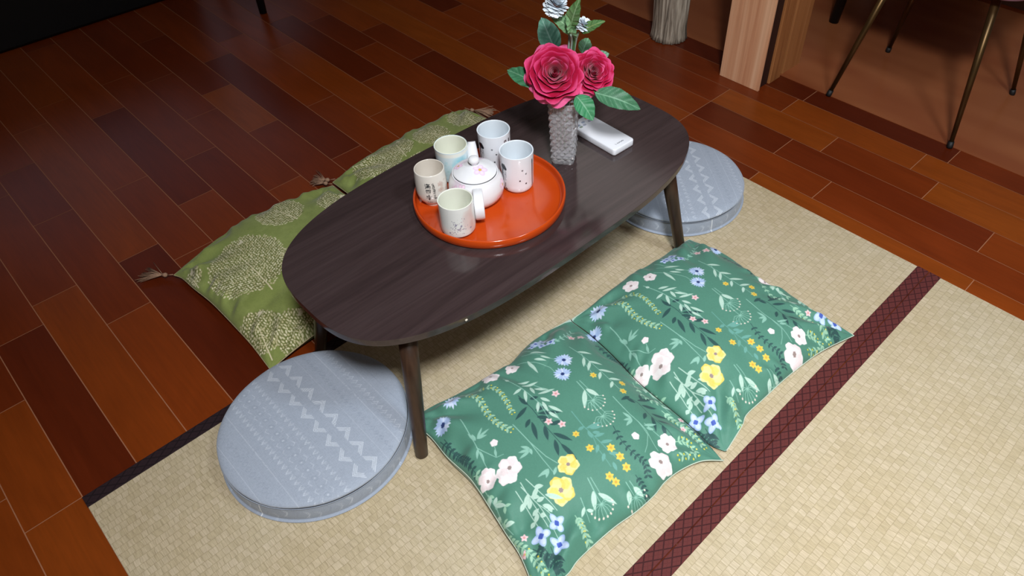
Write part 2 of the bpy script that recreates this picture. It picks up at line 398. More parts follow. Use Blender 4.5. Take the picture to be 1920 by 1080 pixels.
def hem_mat(name, base, line):
    s = NT(name); tc = s.n('ShaderNodeTexCoord'); sp = s.n('ShaderNodeSeparateXYZ'); s.l(tc.outputs['Object'], sp.inputs[0])
    def tri(sx, sy):
        v = s.math('ADD', s.math('MULTIPLY', sp.outputs[0], sx), s.math('MULTIPLY', sp.outputs[1], sy))
        return s.math('ABSOLUTE', s.math('SUBTRACT', s.math('FRACT', v), 0.5))
    p, q = tri(50, 34), tri(50, -34)
    m = s.math('MAXIMUM', s.math('GREATER_THAN', p, 0.42), s.math('GREATER_THAN', q, 0.42))
    m2 = s.math('MAXIMUM', s.math('LESS_THAN', p, 0.05), s.math('LESS_THAN', q, 0.05))
    f = s.noise(s.coord((700, 700, 1)), 1.0, 2)
    c = s.mix(s.math('MULTIPLY', m, 0.75), lin(base), lin(line)); c = s.mix(s.math('MULTIPLY', m2, 0.15), c, lin(line))
    s.color(s.mix(1.0, c, s.ramp(f, [(0.3, (0.8, 0.8, 0.8, 1)), (0.7, (1.2, 1.2, 1.2, 1))]), 'MULTIPLY')); s.set(0.75, 0.2); s.bump(f, 0.3, 0.0005); return s.m
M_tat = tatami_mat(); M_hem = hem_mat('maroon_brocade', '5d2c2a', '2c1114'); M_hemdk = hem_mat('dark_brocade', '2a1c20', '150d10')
TZ = 0.004
for i, (x0, x1, lab) in enumerate(((0.0, 0.8798, 'straw coloured tatami mat under the low table, with a dark hem beside the planks'), (0.8814, 1.76, 'straw coloured tatami mat at the right, beyond the double maroon hem'))):
    e = empty('tatami_mat', (x0, 0.107, 0), 0, lab, 'tatami mat', 'tatami mats side by side')
    w = x1 - x0; L = 1.761; hw = 0.030
    MB().box((w / 2, L / 2, TZ / 2), (w - 0.001, L, TZ)).build('woven_surface', M_tat, e, bevel=0.001)
    for k, cx in enumerate((hw / 2, w - hw / 2)):
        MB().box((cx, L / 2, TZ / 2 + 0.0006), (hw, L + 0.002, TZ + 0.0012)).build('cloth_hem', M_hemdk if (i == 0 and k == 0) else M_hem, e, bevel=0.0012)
# ---------------------------------------------------------------- low table
def table_wood():
    s = NT('dark_walnut_veneer'); f = s.noise(s.coord((26, 1.6, 20)), 1.0, 5, 0.65, 0.8); g = s.noise(s.coord((160, 7, 100)), 1.0, 4, 0.6, 0.3)
    b = s.ramp(f, [(0.28, '302626'), (0.5, '3a2e2e'), (0.72, '433737')]); w = s.ramp(g, [(0.3, (0.86, 0.86, 0.86, 1)), (0.7, (1.08, 1.08, 1.08, 1))])
    s.color(s.mix(1.0, b, w, 'MULTIPLY')); s.set(0.13, 0.5); s.bump(g, 0.03, 0.0002); return s.m
M_tw = table_wood()
M_leg = wood('dark_brown_leg', '2c1d15', '3b291e', '4a3527', 0.35, (60, 60, 3), 0.5)
tb = empty('low_table', (0.2056, 1.0574, 0), 0, 'dark walnut low oval table standing on the tatami, with the tea tray on it', 'table')
def superell(a, b, n, N=160):
    t = np.linspace(0, 2 * PI, N, endpoint=False); c, s_ = np.cos(t), np.sin(t)
    return np.stack([b * np.sign(s_) * np.abs(s_) ** (2 / n), a * np.sign(c) * np.abs(c) ** (2 / n)], 1)[::-1]
def build_top():
    H = 0.3436; prof = [(0, 0), (-0.006, -0.0195), (-0.0045, -0.0190), (-0.0006, -0.0158), (0, -0.0148), (0, -0.0003), (-0.0003, 0.0)]
    prof[0] = (-0.05, -0.0195)
    V = []; N = 200
    base = superell(0.479, 0.239, 3.05, N)
    for d, z in prof:
        p = superell(0.479 + d, 0.239 + d, 3.05, N); V += [(x, y, H + z) for x, y in p]
    F = [tuple(f) for f in grid_faces(N, len(prof), True)]
    F.append(tuple(range(N))[::-1]); F.append(tuple((len(prof) - 1) * N + i for i in range(N)))
    o = mesh('tabletop', V, F, M_tw, tb, True)
    w = o.modifiers.new('wn', 'WEIGHTED_NORMAL'); w.weight = 100; w.keep_sharp = True
    for k in (len(F) - 1, len(F) - 2): o.data.polygons[k].use_smooth = False
    MB().box((0.226, -0.293, H - 0.0012), (0.0028, 0.0045, 0.0026)).build('chipped_spot', plain('pale_chip', 'd8cfc0', 0.7), tb, bevel=0.0006)
build_top()
for sx in (-1, 1):
    for sy in (-1, 1):
        ft = np.array([sx * 0.1892, sy * 0.4217, TZ]); tp = np.array([sx * 0.1412, sy * 0.3661, 0.326])
        ax = tp - ft
        P = [ft, ft + ax * 0.006, ft + ax * 0.3, ft + ax * 0.6, tp]
        V, F = tube(P, [0.0118, 0.0132, 0.0145, 0.0165, 0.0182], 28)
        MB().add(V, F).build('leg', M_leg, tb, smooth=True)
        V, F = tube([tp - ax * 0.035, tp + ax * 0.003], [0.0192, 0.0195], 28)
        MB().add(V, F).build('leg_collar', M_leg, tb, smooth=True)
TT = 0.3436
MOTIFS=[['leaf',[508,827],[513,791],9,'D'],['leaf',[499,844],[508,859],9,'D'],['leaf',[527,832],[539,857],9,'D'],['leaf',[537,831],[568,864],9,'D'],['leaf',[534,811],[542,792],9,'D'],['leaf',[541,824],[563,839],9,'D'],['leaf',[542,809],[579,789],9,'D'],['leaf',[555,825],[576,838],9,'D'],['leaf',[567,819],[595,802],9,'D'],['leaf',[574,829],[584,853],9,'D'],['leaf',[591,820],[629,834],9,'D'],['leaf',[603,812],[633,793],9,'D'],['leaf',[618,814],[664,811],9,'D'],['leaf',[506,832],[478,832],9,'D'],['line',[[474,835],[519,831],[571,820],[612,815],[644,810]],1.6,'D'],['leaf',[631,999],[629,975],8,'D'],['leaf',[650,996],[629,988],8,'D'],['leaf',[647,1006],[655,1052],8,'D'],['leaf',[660,1005],[677,1035],8,'D'],['leaf',[679,995],[689,976],8,'D'],['leaf',[690,1001],[721,978],8,'D'],['leaf',[683,1010],[707,1035],8,'D'],['leaf',[704,1004],[728,1021],8,'D'],['leaf',[719,999],[739,988],8,'D'],['leaf',[649,1018],[634,1028],8,'D'],['line',[[626,992],[651,1002],[690,1001],[725,999],[747,999]],1.6,'D'],['leaf',[739,656],[756,644],8,'D'],['leaf',[742,663],[771,671],8,'D'],['leaf',[757,659],[775,646],8,'D'],['leaf',[731,658],[718,656],8,'D'],['line',[[721,658],[746,660],[776,655]],1.6,'D'],['sprig',[[424,677],[467,671],[497,673],[531,670]],9,26,5,'D',60,None],['sprig',[[662,914],[694,902],[727,902],[750,906],[770,895]],11,28,5,'D',60,None],['sprig',[[756,875],[780,872],[802,865]],7,24,5,'D',60,None],['sprig',[[750,1057],[778,1064],[803,1066]],7,30,6,'D',55,None],['sprig',[[736,670],[758,663],[781,655]],5,30,5,'D',50,None],['line',[[423,722],[483,707],[521,695],[544,688]],1.8,'L'],['line',[[499,701],[525,708],[544,713],[550,726]],1.5,'L'],['leaf',[485,714],[474,737],5,'L'],['leaf',[485,714],[487,745],5,'L'],['leaf',[485,714],[494,733],5,'L'],['leaf',[485,711],[469,714],5,'L'],['leaf',[502,701],[516,687],5,'L'],['leaf',[509,701],[531,693],5,'L'],['leaf',[486,710],[461,710],5,'L'],['leaf',[529,722],[544,713],5,'L'],['line',[[517,781],[571,776],[616,776],[642,781]],1.8,'L'],['line',[[571,776],[614,768],[651,763]],1.6,'L'],['leaf',[581,767],[564,758],6,'L'],['leaf',[582,765],[570,746],6,'L'],['leaf',[584,764],[581,739],6,'L'],['leaf',[581,767],[593,761],6,'L'],['leaf',[637,762],[634,737],6,'L'],['leaf',[640,759],[636,744],6,'L'],['leaf',[637,762],[647,746],6,'L'],['leaf',[653,760],[645,775],6,'L'],['line',[[613,968],[664,961],[708,961],[749,951]],1.8,'L'],['line',[[686,961],[716,957],[730,939],[738,923]],1.4,'L'],['line',[[696,969],[732,978]],1.5,'L'],['leaf',[674,956],[666,940],6,'L'],['leaf',[674,956],[652,953],6,'L'],['leaf',[675,954],[679,934],6,'L'],['leaf',[699,965],[710,991],6,'L'],['leaf',[705,965],[715,978],6,'L'],['leaf',[674,956],[680,942],6,'L'],['line',[[621,692],[660,685],[702,676]],1.7,'P'],['line',[[623,704],[670,703],[708,708]],1.7,'P'],['line',[[670,703],[709,696],[735,691]],1.5,'P'],['leaf',[648,689],[653,674],9,'P'],['leaf',[663,688],[650,700],9,'P'],['leaf',[675,684],[676,699],9,'P'],['leaf',[685,679],[687,668],9,'P'],['leaf',[649,704],[663,714],9,'P'],['leaf',[677,707],[697,718],9,'P'],['leaf',[685,693],[696,698],9,'P'],['line',[[652,1119],[694,1109],[747,1098]],1.7,'P'],['line',[[655,1130],[700,1130],[737,1131]],1.7,'P'],['leaf',[678,1115],[690,1093],9,'P'],['leaf',[691,1113],[681,1137],9,'P'],['leaf',[700,1115],[706,1129],9,'P'],['leaf',[716,1102],[724,1088],9,'P'],['leaf',[703,1133],[731,1154],9,'P'],['leaf',[722,1123],[734,1121],9,'P'],['leaf',[678,1130],[689,1143],9,'P'],['line',[[539,939],[593,930]],1.7,'L'],['line',[[541,945],[595,940]],1.4,'L'],['leaf',[565,939],[595,947],10,'P'],['leaf',[565,935],[596,903],10,'P'],['umbel',[593,930],[617,927],21.2],['line',[[593,922],[632,916]],1.7,'L'],['line',[[595,928],[634,926]],1.4,'L'],['umbel',[632,916],[649,914],20.9],['line',[[701,801],[749,787]],1.7,'L'],['line',[[704,806],[752,796]],1.4,'L'],['leaf',[723,793],[748,772],10,'P'],['leaf',[732,797],[768,810],10,'P'],['umbel',[749,787],[770,782],19.5],['line',[[752,852],[780,848]],1.7,'L'],['line',[[755,859],[782,858]],1.4,'L'],['leaf',[766,846],[783,828],10,'P'],['leaf',[766,858],[789,862],10,'P'],['umbel',[780,848],[792,848],20.2],['line',[[410,850],[465,853],[517,850],[553,850],[588,850]],1.8,'L'],['leaf',[446,859],[461,879],7,'P'],['leaf',[459,858],[478,887],7,'P'],['leaf',[465,853],[464,830],7,'P'],['leaf',[474,853],[500,834],7,'P'],['leaf',[484,870],[510,886],7,'P'],['leaf',[474,868],[497,860],7,'P'],['leaf',[502,864],[519,895],7,'P'],['leaf',[513,860],[535,867],7,'P'],['leaf',[517,850],[535,832],7,'P'],['leaf',[539,857],[571,867],7,'P'],['leaf',[523,856],[550,847],7,'P'],['leaf',[550,847],[575,851],7,'P'],['leaf',[427,851],[416,850],7,'P'],['line',[[476,877],[507,883],[524,890]],1.4,'L'],['line',[[524,849],[561,837]],1.4,'L'],['line',[[559,856],[583,849]],1.4,'L'],['star',[529,888],9.2,'K'],['star',[566,832],8.8,'K'],['star',[589,846],8.8,'K'],['star',[689,649],7.8,'K'],['star',[708,630],7.4,'K'],['sprig',[[368,766],[406,778],[442,771],[481,764],[514,768]],11,34,6,'G',45,'Y'],['sprig',[[380,783],[405,813],[432,818],[459,812],[488,802]],9,28,5,'G',45,'Y'],['sprig',[[687,1040],[717,1042],[751,1048],[787,1045]],10,34,6,'G',45,'Y'],['sprig',[[755,995],[767,1014],[793,1017],[786,985]],8,30,5,'G',45,'Y'],['sprig',[[730,738],[751,733],[780,725]],7,34,5,'G',45,'Y'],['sprig',[[596,1054],[639,1036],[677,1052]],7,26,5,'G',45,None],['sprig',[[530,665],[540,668],[583,656],[625,660]],6,36,7,'G',45,None],['line',[[582,880],[623,872],[659,870],[693,868],[722,871]],1.8,'T'],['line',[[647,870],[676,856],[715,850]],1.5,'T'],['leaf',[623,872],[621,857],7,'T'],['leaf',[629,872],[640,904],7,'T'],['leaf',[635,877],[648,899],7,'T'],['leaf',[644,874],[655,885],7,'T'],['leaf',[653,870],[662,890],7,'T'],['leaf',[635,871],[653,864],7,'T'],['leaf',[670,869],[683,890],7,'T'],['leaf',[690,859],[699,844],7,'T'],['leaf',[696,865],[709,880],7,'T'],['leaf',[712,859],[728,853],7,'T'],['leaf',[670,863],[680,847],7,'T'],['star',[664,846],8.8,'Y'],['star',[691,876],9.2,'Y'],['star',[714,877],9.2,'Y'],['star',[735,872],9.2,'Y'],['star',[726,835],9.2,'Y'],['star',[740,837],8.9,'Y'],['star',[624,849],7.8,'Y'],['star',[550,977],8.2,'Y'],['star',[596,1017],8.3,'Y'],['star',[614,999],8.5,'Y'],['line',[[450,1008],[491,1004],[538,1000],[575,998],[611,996]],1.6,'L'],['line',[[487,1008],[519,987],[545,979]],1.4,'L'],['leaf',[476,1006],[500,1027],7,'P'],['leaf',[499,1002],[521,979],7,'P'],['leaf',[514,1000],[537,1020],7,'P'],['leaf',[545,998],[566,1027],7,'P'],['leaf',[552,997],[566,978],7,'P'],['leaf',[575,998],[587,1024],7,'P'],['leaf',[584,1000],[595,981],7,'P'],['leaf',[516,1003],[535,977],7,'P'],['line',[[391,921],[425,937],[461,952]],1.4,'L'],['line',[[399,901],[433,918],[472,929],[487,927]],1.4,'L'],['leaf',[406,931],[434,954],6,'P'],['leaf',[428,923],[453,936],6,'P'],['leaf',[426,913],[462,903],6,'P'],['leaf',[434,936],[453,948],6,'P'],['leaf',[417,914],[446,905],6,'P'],['line',[[580,658],[612,651],[641,640],[669,640]],1.5,'L'],['leaf',[603,653],[627,663],8,'P'],['leaf',[603,653],[597,665],8,'P'],['leaf',[647,640],[658,655],8,'P'],['leaf',[633,642],[621,642],8,'P'],['leaf',[586,658],[595,645],8,'P'],['line',[[752,1177],[790,1162]],1.4,'L'],['leaf',[767,1172],[777,1154],6,'P'],['leaf',[773,1171],[782,1181],6,'P'],['daisy',[367,743],19.7],['daisy',[400,694],19.1],['daisy',[476,965],18.7],['daisy',[503,934],18.0],['poppy',[557,677],17.6,'W'],['poppy',[584,705],22.4,'W'],['poppy',[598,1084],17.6,'W'],['poppy',[615,1125],23.3,'W'],['poppy',[769,934],24.4,'W'],['poppy',[750,979],19.7,'W'],['poppy',[383,838],19.2,'W'],['poppy',[402,883],15.5,'W'],['poppy',[658,793],20.9,'Y'],['poppy',[682,750],25.8,'Y'],['dot',[518,730],7.4,'W'],['dot',[705,932],7.5,'W'],['line',[[523,726],[538,719]],1.3,'L'],['blue',[712,669],16.7],['blue',[715,706],15.2],['blue',[743,685],16.6],['blue',[385,968],12.3],['blue',[386,988],12.2],['blue',[413,987],11.7],['blue',[403,969],10.0],['blue',[389,953],9.4],['star',[421,1044],10.4,'K'],['star',[436,1060],11.0,'K'],['sprig',[[455,1080],[490,1079],[518,1082],[546,1085]],9,26,5,'D',60,None],['sprig',[[421,979],[419,1019],[401,1065]],5,30,6,'L',40,None],['line',[[373,937],[401,936],[434,954]],1.4,'L']]
# ---------------------------------------------------------------- tray
TC = (0.206, 1.018)
s = NT('vermilion_lacquer'); f = s.noise(s.coord(), 14, 3)
s.color(s.ramp(f, [(0.3, 'b63e0e'), (0.7, 'c04712')])); s.set(0.16, 0.45); s.b.inputs['Coat Weight'].default_value = 0.2; s.b.inputs['Coat Roughness'].default_value = 0.08
M_lac = s.m
prof = smooth_prof([(0.0, 0.0006), (0.08, 0.0006), (0.146, 0.0006)], 6).tolist() + [(0.1555, 0.0012), (0.1578, 0.004), (0.1585, 0.012), (0.1580, 0.0195), (0.1568, 0.0213), (0.1545, 0.0213), (0.1532, 0.0195), (0.1526, 0.012), (0.150, 0.006), (0.145, 0.0042), (0.10, 0.0038), (0.0, 0.0038)]
V, F = lathe(prof, 160)
tray = mesh('serving_tray', V, F, M_lac, None, True, loc=(TC[0], TC[1], TT))
tag(tray, 'round orange-red lacquered tray on the low table, holding the teapot and cups', 'tray')
ZC = TT + 0.0040

# ---------------------------------------------------------------- cups
def surf_cup(name, outer, inner, R, center, az, raster, glaze, label, mat, mid=None, n=420):
    """outer/inner: profiles; the painter raster covers (arc length round the cup, height), 0 = side facing azimuth az"""
    po = smooth_prof(outer, 170); pi = smooth_prof(inner, 50)
    rimz = (po[-1] + pi[0]) / 2 + [0, 0.0009]
    prof = np.vstack([po, [rimz], pi]); a = np.linspace(-PI, PI, n, endpoint=False)
    V = np.zeros((len(prof), n, 3)); V[:, :, 0] = prof[:, :1] * np.cos(a + az); V[:, :, 1] = prof[:, :1] * np.sin(a + az); V[:, :, 2] = prof[:, 1:]
    X = np.broadcast_to(a * R, (len(prof), n)); Z = np.broadcast_to(prof[:, 1:], (len(prof), n))
    c = raster.sample(X, Z); c[len(po):] = glaze
    o = mesh(name, V.reshape(-1, 3), grid_faces(n, len(prof), True), mat, None, True, cols=srgb2lin(c.reshape(-1, 3)), loc=center)
    return tag(o, label, 'cup', 'tea cups on the orange tray')
def cup_raster(R, H, col): return Raster(-PI * R - 0.002, -0.002, PI * R + 0.002, H + 0.004, 0.00032, col)
M_glz = painted('glazed_ceramic', 0.14, 0.5, coat=0.3)
def straight(R, H, fr, rb, t=0.0026):
    return ([(0, 0.002), (fr - 0.003, 0.002), (fr - 0.002, 0.0), (fr, 0.0), (fr + 0.001, 0.0018), (rb * 0.93, 0.006), (rb * 0.99, 0.014), (rb, 0.026), ((rb + R) / 2, H * 0.6), (R, H - 0.002), (R - 0.0003, H - 0.0005)],
            [(R - t + 0.0006, H - 0.0006), (R - t, H - 0.003), (R - t, H * 0.55), (rb - t - 0.001, 0.02), (rb * 0.8, 0.0085), (rb * 0.4, 0.006), (0, 0.0055)])
AZ = math.radians(-36)
INK = (28, 34, 38)
# cup with grey petals (front)
R_ = 0.0345; H_ = 0.0765; ra = cup_raster(R_, H_, (228, 230, 226))
rr = random.Random(5)
ra.blob((0.022, 0.044), 0.012, (214, 190, 184), ry=0.024, op=0.6, soft=0.008); ra.blob((0.03, 0.02), 0.006, (206, 168, 160), ry=0.02, op=0.5, soft=0.006)
for k in range(64):
    x = rr.gauss(-0.001, 0.0085); z = rr.gauss(0.031, 0.0095); t = rr.uniform(0, PI)
    if z < 0.008 or z > 0.055: continue
    L = rr.uniform(0.0010, 0.0019); ra.leaf((x - L * math.cos(t), z - L * math.sin(t)), (x + L * math.cos(t), z + L * math.sin(t)), 0.0013, rr.choice([(150, 150, 158), (168, 160, 168), (132, 130, 150), (196, 170, 176)]))
for cx, cz in ((-0.0175, 0.019), (0.0, 0.028), (0.006, 0.036), (0.026, 0.024), (-0.004, 0.040)):
    for k in range(5):
        t = k * 2 * PI / 5 + 0.3; ra.leaf((cx, cz), (cx + 0.0026 * math.cos(t), cz + 0.0026 * math.sin(t)), 0.0015, (142, 138, 160))
o_, i_ = straight(R_, H_, 0.022, 0.0348)
surf_cup('tea_cup', o_, i_, R_, (0.238, 0.908, ZC), AZ, ra, (226, 228, 214), 'white tea cup scattered with small grey-violet petals, standing right in front of the teapot handle', M_glz)
# cup with brush lettering
R_ = 0.0318; H_ = 0.083; rb = cup_raster(R_, H_, (226, 222, 212))
for k in range(26):
    rb.blob((rr.uniform(0.014, 0.05), rr.uniform(0.02, 0.065)), rr.uniform(0.002, 0.005), rr.choice([(206, 186, 168), (214, 200, 180), (198, 172, 160)]), 5, 0.2, rr.random() * 6, op=0.5, soft=0.002)
rb.line([(-0.09, 0.0045), (0.09, 0.0045)], 0.0016, (196, 150, 138))
def brush(r, x, z, sx, sz, strokes, w=0.0011, col=INK):
    for st in strokes: r.line([(x + p[0] * sx, z + p[1] * sz) for p in st], w * 1.25, col, w * 0.7)
x0 = -0.0078; q = 0.0068
G1 = [[(-.5,.42),(-.38,.3)],[(-.55,.12),(-.42,.02)],[(-.5,-.45),(-.36,-.1)],[(-.1,.5),(-.2,.2)],[(-.2,.36),(.35,.4),(.2,.1),(-.15,.08)],[(.05,.38),(.05,-.02)],[(-.22,-.05),(.45,-.02),(.4,-.42),(.28,-.48)],[(-.2,-.18),(-.24,-.4)],[(-.02,-.2),(-.02,-.36)],[(.16,-.2),(.18,-.36)]]
G2 = [[(-.42,.3),(-.36,-.3)],[(-.42,.3),(.42,.34),(.34,-.3)],[(-.12,.28),(-.16,-.05)],[(.12,.3),(.12,-.02),(.24,-.04)],[(-.36,-.28),(.34,-.24)]]
G3 = [[(0,.6),(0,-.05)],[(-.5,.28),(.5,.34)],[(-.34,.12),(.34,.14)],[(-.55,-.08),(.6,-.02)],[(0,-.05),(0,-.62)],[(-.16,-.3),(.18,-.28)],[(-.1,-.44),(.12,-.42)]]
G4 = [[(-.5,.06),(-.2,.0),(.1,.08)],[(.0,-.02),(.55,.0)]]
for g, z in ((G1, 0.0600), (G2, 0.0470), (G3, 0.0315), (G4, 0.0180)): brush(rb, x0, z, 0.0104, 0.0118, g, 0.0013)
for k in range(9):
    z = 0.064 - k * 0.0045; g = rr.sample(G1, 3) + rr.sample(G2, 2)
    brush(rb, 0.0028 + 0.0003 * k, z, 0.0048, 0.0042, g, 0.0008, (66, 68, 66))
surf_cup('tea_cup', [(0, 0.003), (0.015, 0.003), (0.0155, 0), (0.0185, 0), (0.0190, 0.004), (0.0215, 0.0065), (0.0275, 0.014), (0.0315, 0.027), (0.0322, 0.045), (0.0318, 0.064), (0.0308, 0.079), (0.0303, 0.0822)],
         [(0.0283, 0.0822), (0.0286, 0.078), (0.0295, 0.05), (0.0275, 0.022), (0.018, 0.0095), (0, 0.0075)], R_, (0.1290, 0.9300, ZC), AZ + math.radians(3), rb, (222, 214, 202), 'cream barrel-shaped tea cup with black brush lettering, at the left edge of the tray', M_glz)
# blue-washed cup
R_ = 0.0348; H_ = 0.082; rc = cup_raster(R_, H_, (214, 228, 232))
rc.blob((0.018, 0.052), 0.016, (150, 202, 214), ry=0.018, op=0.9, soft=0.012); rc.blob((0.0, 0.03), 0.03, (176, 206, 208), ry=0.02, op=0.6, soft=0.02)
for k in range(60):
    rc.blob((rr.uniform(-0.03, 0.04), rr.uniform(0.015, 0.062)), rr.uniform(0.0015, 0.004), rr.choice([(170, 214, 222), (190, 220, 226), (205, 228, 230), (160, 200, 196)]), 5, 0.3, rr.random() * 6, op=0.5, soft=0.001)
rc.line([(-0.12, 0.0755), (0.12, 0.0755)], 0.009, (236, 236, 226))
o_, i_ = straight(R_, H_, 0.022, 0.033)
surf_cup('tea_cup', o_, i_, R_, (0.0965, 1.012, ZC), AZ, rc, (230, 232, 216), 'tea cup washed in pale blue with a cream rim, behind the cup with lettering', M_glz)
# two white cups with black dots and a black figure
def dotcup(center, label, dots, figx, extra=None):
    R_ = 0.0352; H_ = 0.0905; r = cup_raster(R_, H_, (232, 235, 240)); K = (24, 28, 34)
    r.blob((figx, 0.066), 0.0085, K, 3, 0.12, 0.5, ry=0.0065, rot=-0.5); r.line([(figx - 0.002, 0.066), (figx - 0.006, 0.045), (figx - 0.004, 0.03)], 0.004, K, 0.002)
    r.line([(figx + 0.003, 0.058), (figx + 0.001, 0.04), (figx + 0.004, 0.033)], 0.001, K); r.line([(figx + 0.006, 0.056), (figx + 0.005, 0.041)], 0.0008, K); r.line([(figx - 0.002, 0.05), (figx + 0.006, 0.047)], 0.0007, K)
    r.line([(figx + 0.002, 0.026), (figx + 0.001, 0.016)], 0.0016, K); r.blob((figx + 0.003, 0.0105), 0.003, K, 4, 0.3, 0.2, ry=0.0022)
    for x, z in dots: r.blob((x, z), 0.0019, K)
    if extra:
        x, z = extra; r.line([(x, z + 0.005), (x, z - 0.005)], 0.0022, K); r.line([(x + 0.0045, z + 0.005), (x + 0.0045, z - 0.005)], 0.0022, K); r.line([(x, z + 0.0045), (x + 0.0045, z + 0.0045)], 0.0022, K)
    r.line([(0.0375, 0.078), (0.0385, 0.012)], 0.0035, K)
    o_, i_ = straight(R_, H_, 0.026, 0.0335)
    return surf_cup('tea_cup', o_, i_, R_, center, AZ - math.radians(4), r, (222, 230, 236), label, M_glz)
dotcup((0.128, 1.104, ZC), 'tall white tea cup with black dots, farthest back beyond the teapot', [(-0.006, 0.062), (0.003, 0.05), (-0.002, 0.03)], -0.033, (0.0235, 0.073))
dotcup((0.218, 1.087, ZC), 'tall white tea cup with four black dots on its side, standing right of the teapot', [(0.010, 0.062), (0.018, 0.052), (0.004, 0.0365), (0.018, 0.027)], -0.033)

# ---------------------------------------------------------------- teapot
PC = (0.190, 0.998)
pot = empty('teapot', (PC[0], PC[1], ZC), AZ, 'round white porcelain teapot with pink blossoms, in the middle of the tray', 'teapot')
def flower5(r, c, R, col, ctr, rot=0.0):
    for k in range(5):
        t = rot + k * 2 * PI / 5; p = (c[0] + 0.55 * R * math.cos(t), c[1] + 0.55 * R * math.sin(t))
        r.blob(p, 0.5 * R, col, rot=t, ry=0.4 * R, op=0.8, soft=0.0015); r.blob(p, 0.26 * R, tuple(min(255, v + 22) for v in col), rot=t, ry=0.2 * R, soft=0.0015)
    r.blob(c, 0.22 * R, ctr); r.blob(c, 0.14 * R, (250, 226, 120)); r.blob(c, 0.06 * R, (90, 70, 40))
WP = (232, 233, 236)
# body (painted)
Rb = 0.057; pr = Raster(-PI * Rb - 0.002, -0.002, PI * Rb + 0.002, 0.08, 0.0004, WP)
for x, z, R0 in ((-0.052, 0.048, 0.014), (-0.036, 0.058, 0.012), (0.055, 0.018, 0.016), (0.07, 0.045, 0.013), (-0.10, 0.03, 0.015)):
    flower5(pr, (x, z), R0, (230, 202, 220), (214, 150, 60), x * 40)
pr.blob((-0.05, 0.055), 0.014, (222, 186, 210), ry=0.02, op=0.35, soft=0.012); pr.blob((0.052, 0.018), 0.016, (232, 176, 170), ry=0.02, op=0.4, soft=0.014)
po = smooth_prof([(0, 0.003), (0.030, 0.003), (0.031, 0), (0.0345, 0), (0.037, 0.003), (0.047, 0.010), (0.0545, 0.022), (0.0568, 0.034), (0.0558, 0.046), (0.0525, 0.0575), (0.0485, 0.0655), (0.0470, 0.0690), (0.0462, 0.0700), (0.0448, 0.0695), (0.0440, 0.066), (0.046, 0.05), (0.045, 0.02), (0.0, 0.01)], 200)
n = 360; a = np.linspace(-PI, PI, n, endpoint=False)
V = np.zeros((len(po), n, 3)); V[:, :, 0] = po[:, :1] * np.cos(a); V[:, :, 1] = po[:, :1] * np.sin(a); V[:, :, 2] = po[:, 1:]
c = pr.sample(np.broadcast_to(a * Rb, (len(po), n)), np.broadcast_to(po[:, 1:], (len(po), n)))
mesh('body', V.reshape(-1, 3), grid_faces(n, len(po), True), M_glz, pot, True, cols=srgb2lin(c.reshape(-1, 3)))
# lid
lr = Raster(-0.05, -0.05, 0.05, 0.05, 0.0003, WP)
lr.blob((-0.034, 0.012), 0.013, (222, 184, 206), 4, 0.2, op=0.55, soft=0.006); lr.blob((-0.03, -0.02), 0.014, (226, 196, 216), 4, 0.2, op=0.4, soft=0.006)
flower5(lr, (0.016, 0.010), 0.0145, (226, 200, 226), (206, 160, 50), 0.4); flower5(lr, (-0.010, -0.032), 0.010, (228, 190, 214), (206, 160, 50), 1.0)
pl = smooth_prof([(0.0430, 0.0690), (0.0442, 0.0712), (0.0438, 0.0728), (0.040, 0.0755), (0.030, 0.0805), (0.018, 0.0842), (0.008, 0.0856), (0.0, 0.0858)], 90); n = 260; a = np.linspace(0, 2 * PI, n, endpoint=False)
V = np.zeros((len(pl), n, 3)); V[:, :, 0] = pl[:, :1] * np.cos(a); V[:, :, 1] = pl[:, :1] * np.sin(a); V[:, :, 2] = pl[:, 1:]
c = lr.sample(V[:, :, 0], V[:, :, 1])
lid = mesh('lid', V.reshape(-1, 3), grid_faces(n, len(pl), True), M_glz, pot, True, cols=srgb2lin(c.reshape(-1, 3)))
M_white = plain('white_porcelain', 'e6e7ea', 0.14, 0.5, var=0.01)
V, F = lathe(smooth_prof([(0.0065, 0.084), (0.0058, 0.0875), (0.0075, 0.0905), (0.0105, 0.0945), (0.0112, 0.0985), (0.0095, 0.1025), (0.0055, 0.1048), (0.0, 0.1054)], 30), 40)
mesh('knob', V, F, M_white, lid, True)
# handle loop towards the camera side (+x local), spout on the other side
hp = smooth_prof([(0.046, 0.058), (0.060, 0.0655), (0.076, 0.066), (0.0900, 0.060), (0.0970, 0.047), (0.0960, 0.032), (0.0880, 0.0205), (0.076, 0.0165), (0.062, 0.0190), (0.050, 0.024)], 60)
T = np.gradient(hp, axis=0); T /= np.linalg.norm(T, axis=1)[:, None]; N = np.stack([-T[:, 1], T[:, 0]], 1); V = []
ns = 20
for p, nn in zip(hp, N):
    for k in range(ns):
        t = 2 * PI * k / ns; cx = abs(math.cos(t)) ** 0.5 * (1 if math.cos(t) > 0 else -1); sx = abs(math.sin(t)) ** 0.6 * (1 if math.sin(t) > 0 else -1)
        V.append((p[0] + nn[0] * 0.0042 * sx, 0.0098 * cx, p[1] + nn[1] * 0.0042 * sx))
mesh('handle', V, grid_faces(ns, len(hp), True), M_white, pot, True)
sp = smooth_prof([(-0.046, 0, 0.030), (-0.060, 0, 0.042), (-0.071, 0, 0.056), (-0.081, 0, 0.073), (-0.086, 0, 0.0835)], 30)
V, F = tube(sp, np.linspace(0.0155, 0.0082, 30), 32, caps=False)
V2, F2 = tube(sp[8:][::-1], np.linspace(0.0066, 0.010, 22), 32, caps=False); m = MB().add(V, F); k0 = len(m.v) - 32; m.add(V2, F2)
k1 = k0 + 32
